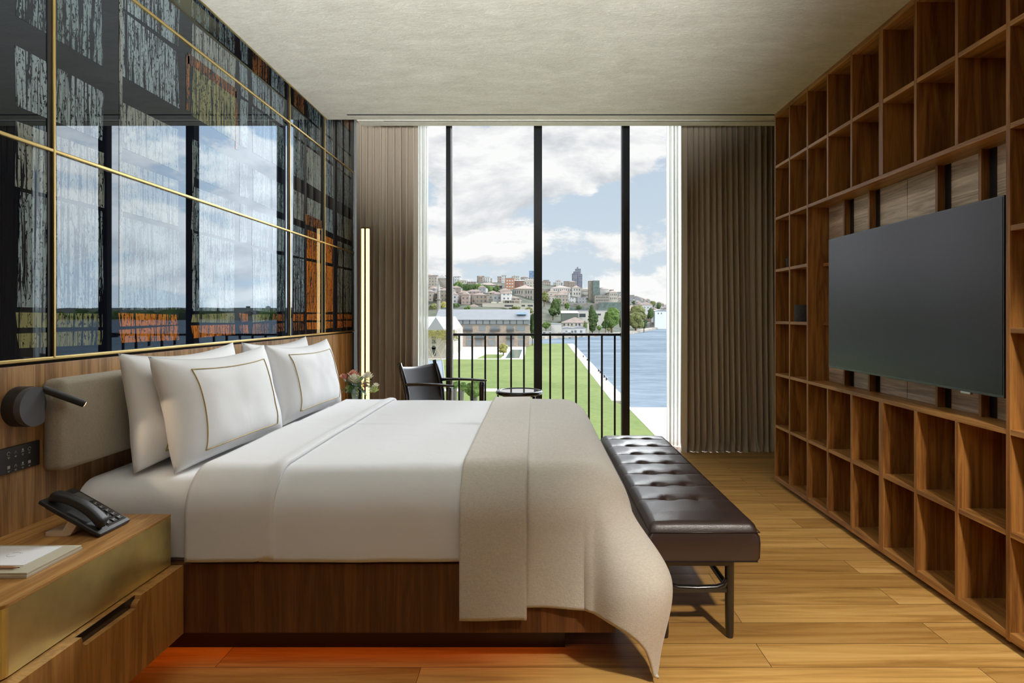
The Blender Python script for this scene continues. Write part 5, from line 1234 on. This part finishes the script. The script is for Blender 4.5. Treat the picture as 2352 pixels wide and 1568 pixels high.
# ================================================================ LIGHTS
def light(name, type_, loc, rot, energy, color, **kw):
    l = bpy.data.lights.new(name, type_); l.energy = energy; l.color = color
    for k,v in kw.items(): setattr(l, k, v)
    o = bpy.data.objects.new(name, l); COL.objects.link(o); o.location = loc; o.rotation_euler = rot; return o
light('sun', 'SUN', (0,-20,60), (R(48),0,R(-38)), 1.5, (1,.95,.87), angle=R(.6))
lo = light('added_window_sun', 'SUN', (20,60,60), (0,0,0), SUN2, (.93,.965,1), angle=R(12)); lo.rotation_euler = Vector((-.32,-1,-.58)).to_track_quat('-Z','Y').to_euler()  # second sun, added to bring more light in through the window
pt = light('window_portal', 'AREA', ((XL+2.2)/2, YW-.08, 1.75), (R(90),0,0), 0, (1,1,1), shape='RECTANGLE', size=2.2-XL, size_y=3.5)
pt.data.cycles.is_portal = True
pt.rotation_euler = (R(-90),0,0)
# added fill lamps behind the camera, shaped as recessed downlights
k = 0
for x in (-1.0,.3,1.5):
    for y in (-2.6,-1.2,-.1):
        e = empty('added_fill_light', (x,y,ZC), 'added unseen fill lamp in the ceiling', 'fill_light', 'added ceiling fill lamps')
        q = MB(); q.lathe([(.085,ZC-.001),(.115,ZC-.001),(.115,ZC-.008),(.085,ZC-.008)], (x,y,0), 32, cap=False); q.build('trim_ring', M['black'], e)
        q = MB(); q.lathe([(.001,ZC-.002),(.084,ZC-.002),(.084,ZC-.006),(.001,ZC-.006)], (x,y,0), 32, cap=False); q.build('lens', simple('added_fill_lens', (1,.9,.75), .4, emit=(1,.86,.68), es=3), e)
        light('added_fill_lamp', 'AREA', (x,y,ZC-.02), (0,0,0), FILL, (1,.93,.86), shape='DISK', size=.35)
# unseen lamps on stands, added behind the camera to brighten the ceiling
for x in (-1.1,-.4,.3):
    e = empty('added_uplight', (x,-1.7,0), 'added unseen lamp washing the ceiling', 'floor lamp', 'added lamps washing the ceiling')
    q = MB(); q.lathe([(.12,0),(.12,.02),(.015,.03),(.015,.80),(.05,.82),(.06,.90),(.05,.90),(.04,.83)], (x,-1.7,0), 24, cap=False); q.build('stand', M['black'], e)
    l = light('added_uplight_lamp', 'SPOT', (x,-1.7,.93), (0,0,0), UPL, (.93,.96,1), spot_size=R(46), spot_blend=.7, shadow_soft_size=.12)
    l.rotation_euler = Vector((-.30-x*.6,4.0,2.25)).to_track_quat('-Z','Y').to_euler()
l = light('added_floor_wash', 'SPOT', (1.45,.0,ZC-.03), (0,0,0), FW, (1,.93,.82), spot_size=R(52), spot_blend=.7, shadow_soft_size=.10)  # unseen spot added to brighten the floor, without a fixture
l.rotation_euler = Vector((-.05,2.3,-ZC)).to_track_quat('-Z','Y').to_euler()
light('under_bed_led', 'AREA', (-.80,2.36,.13), (R(25),0,0), .33, (1.0,.20,.012), shape='RECTANGLE', size=1.75, size_y=.02)
light('reading_lamp_led', 'SPOT', (-1.609,2.168,1.007), (0,0,0), 1.2, (1,.75,.5), spot_size=R(60), shadow_soft_size=.01)
bpy.data.objects['reading_lamp_led'].rotation_euler = Vector((.088,.08,-.065)).to_track_quat('-Z','Y').to_euler()
# ================================================================ CAMERA
cam = bpy.data.cameras.new('camera'); co = bpy.data.objects.new('camera', cam); COL.objects.link(co)
co.location = (0,0,HC); co.rotation_euler = (R(90),0,0)
cam.sensor_width = 36; cam.lens = F/2352*36; cam.shift_x = (1176-VX)/2352; cam.shift_y = -(784-VY)/2352; cam.clip_start = .02; cam.clip_end = 5000
sc.camera = co
vs = sc.view_settings; vs.view_transform = 'Standard'; vs.look = 'None'; vs.exposure = EXPO; vs.gamma = 1; vs.use_curve_mapping = False
cy = sc.cycles; cy.max_bounces = 10; cy.diffuse_bounces = 6; cy.glossy_bounces = 5; cy.transmission_bounces = 6; cy.transparent_max_bounces = 16
cy.use_denoising = True; cy.sample_clamp_indirect = 6; cy.blur_glossy = .5; cy.use_adaptive_sampling = True; cy.adaptive_threshold = .015
cy.caustics_reflective = False; cy.caustics_refractive = False
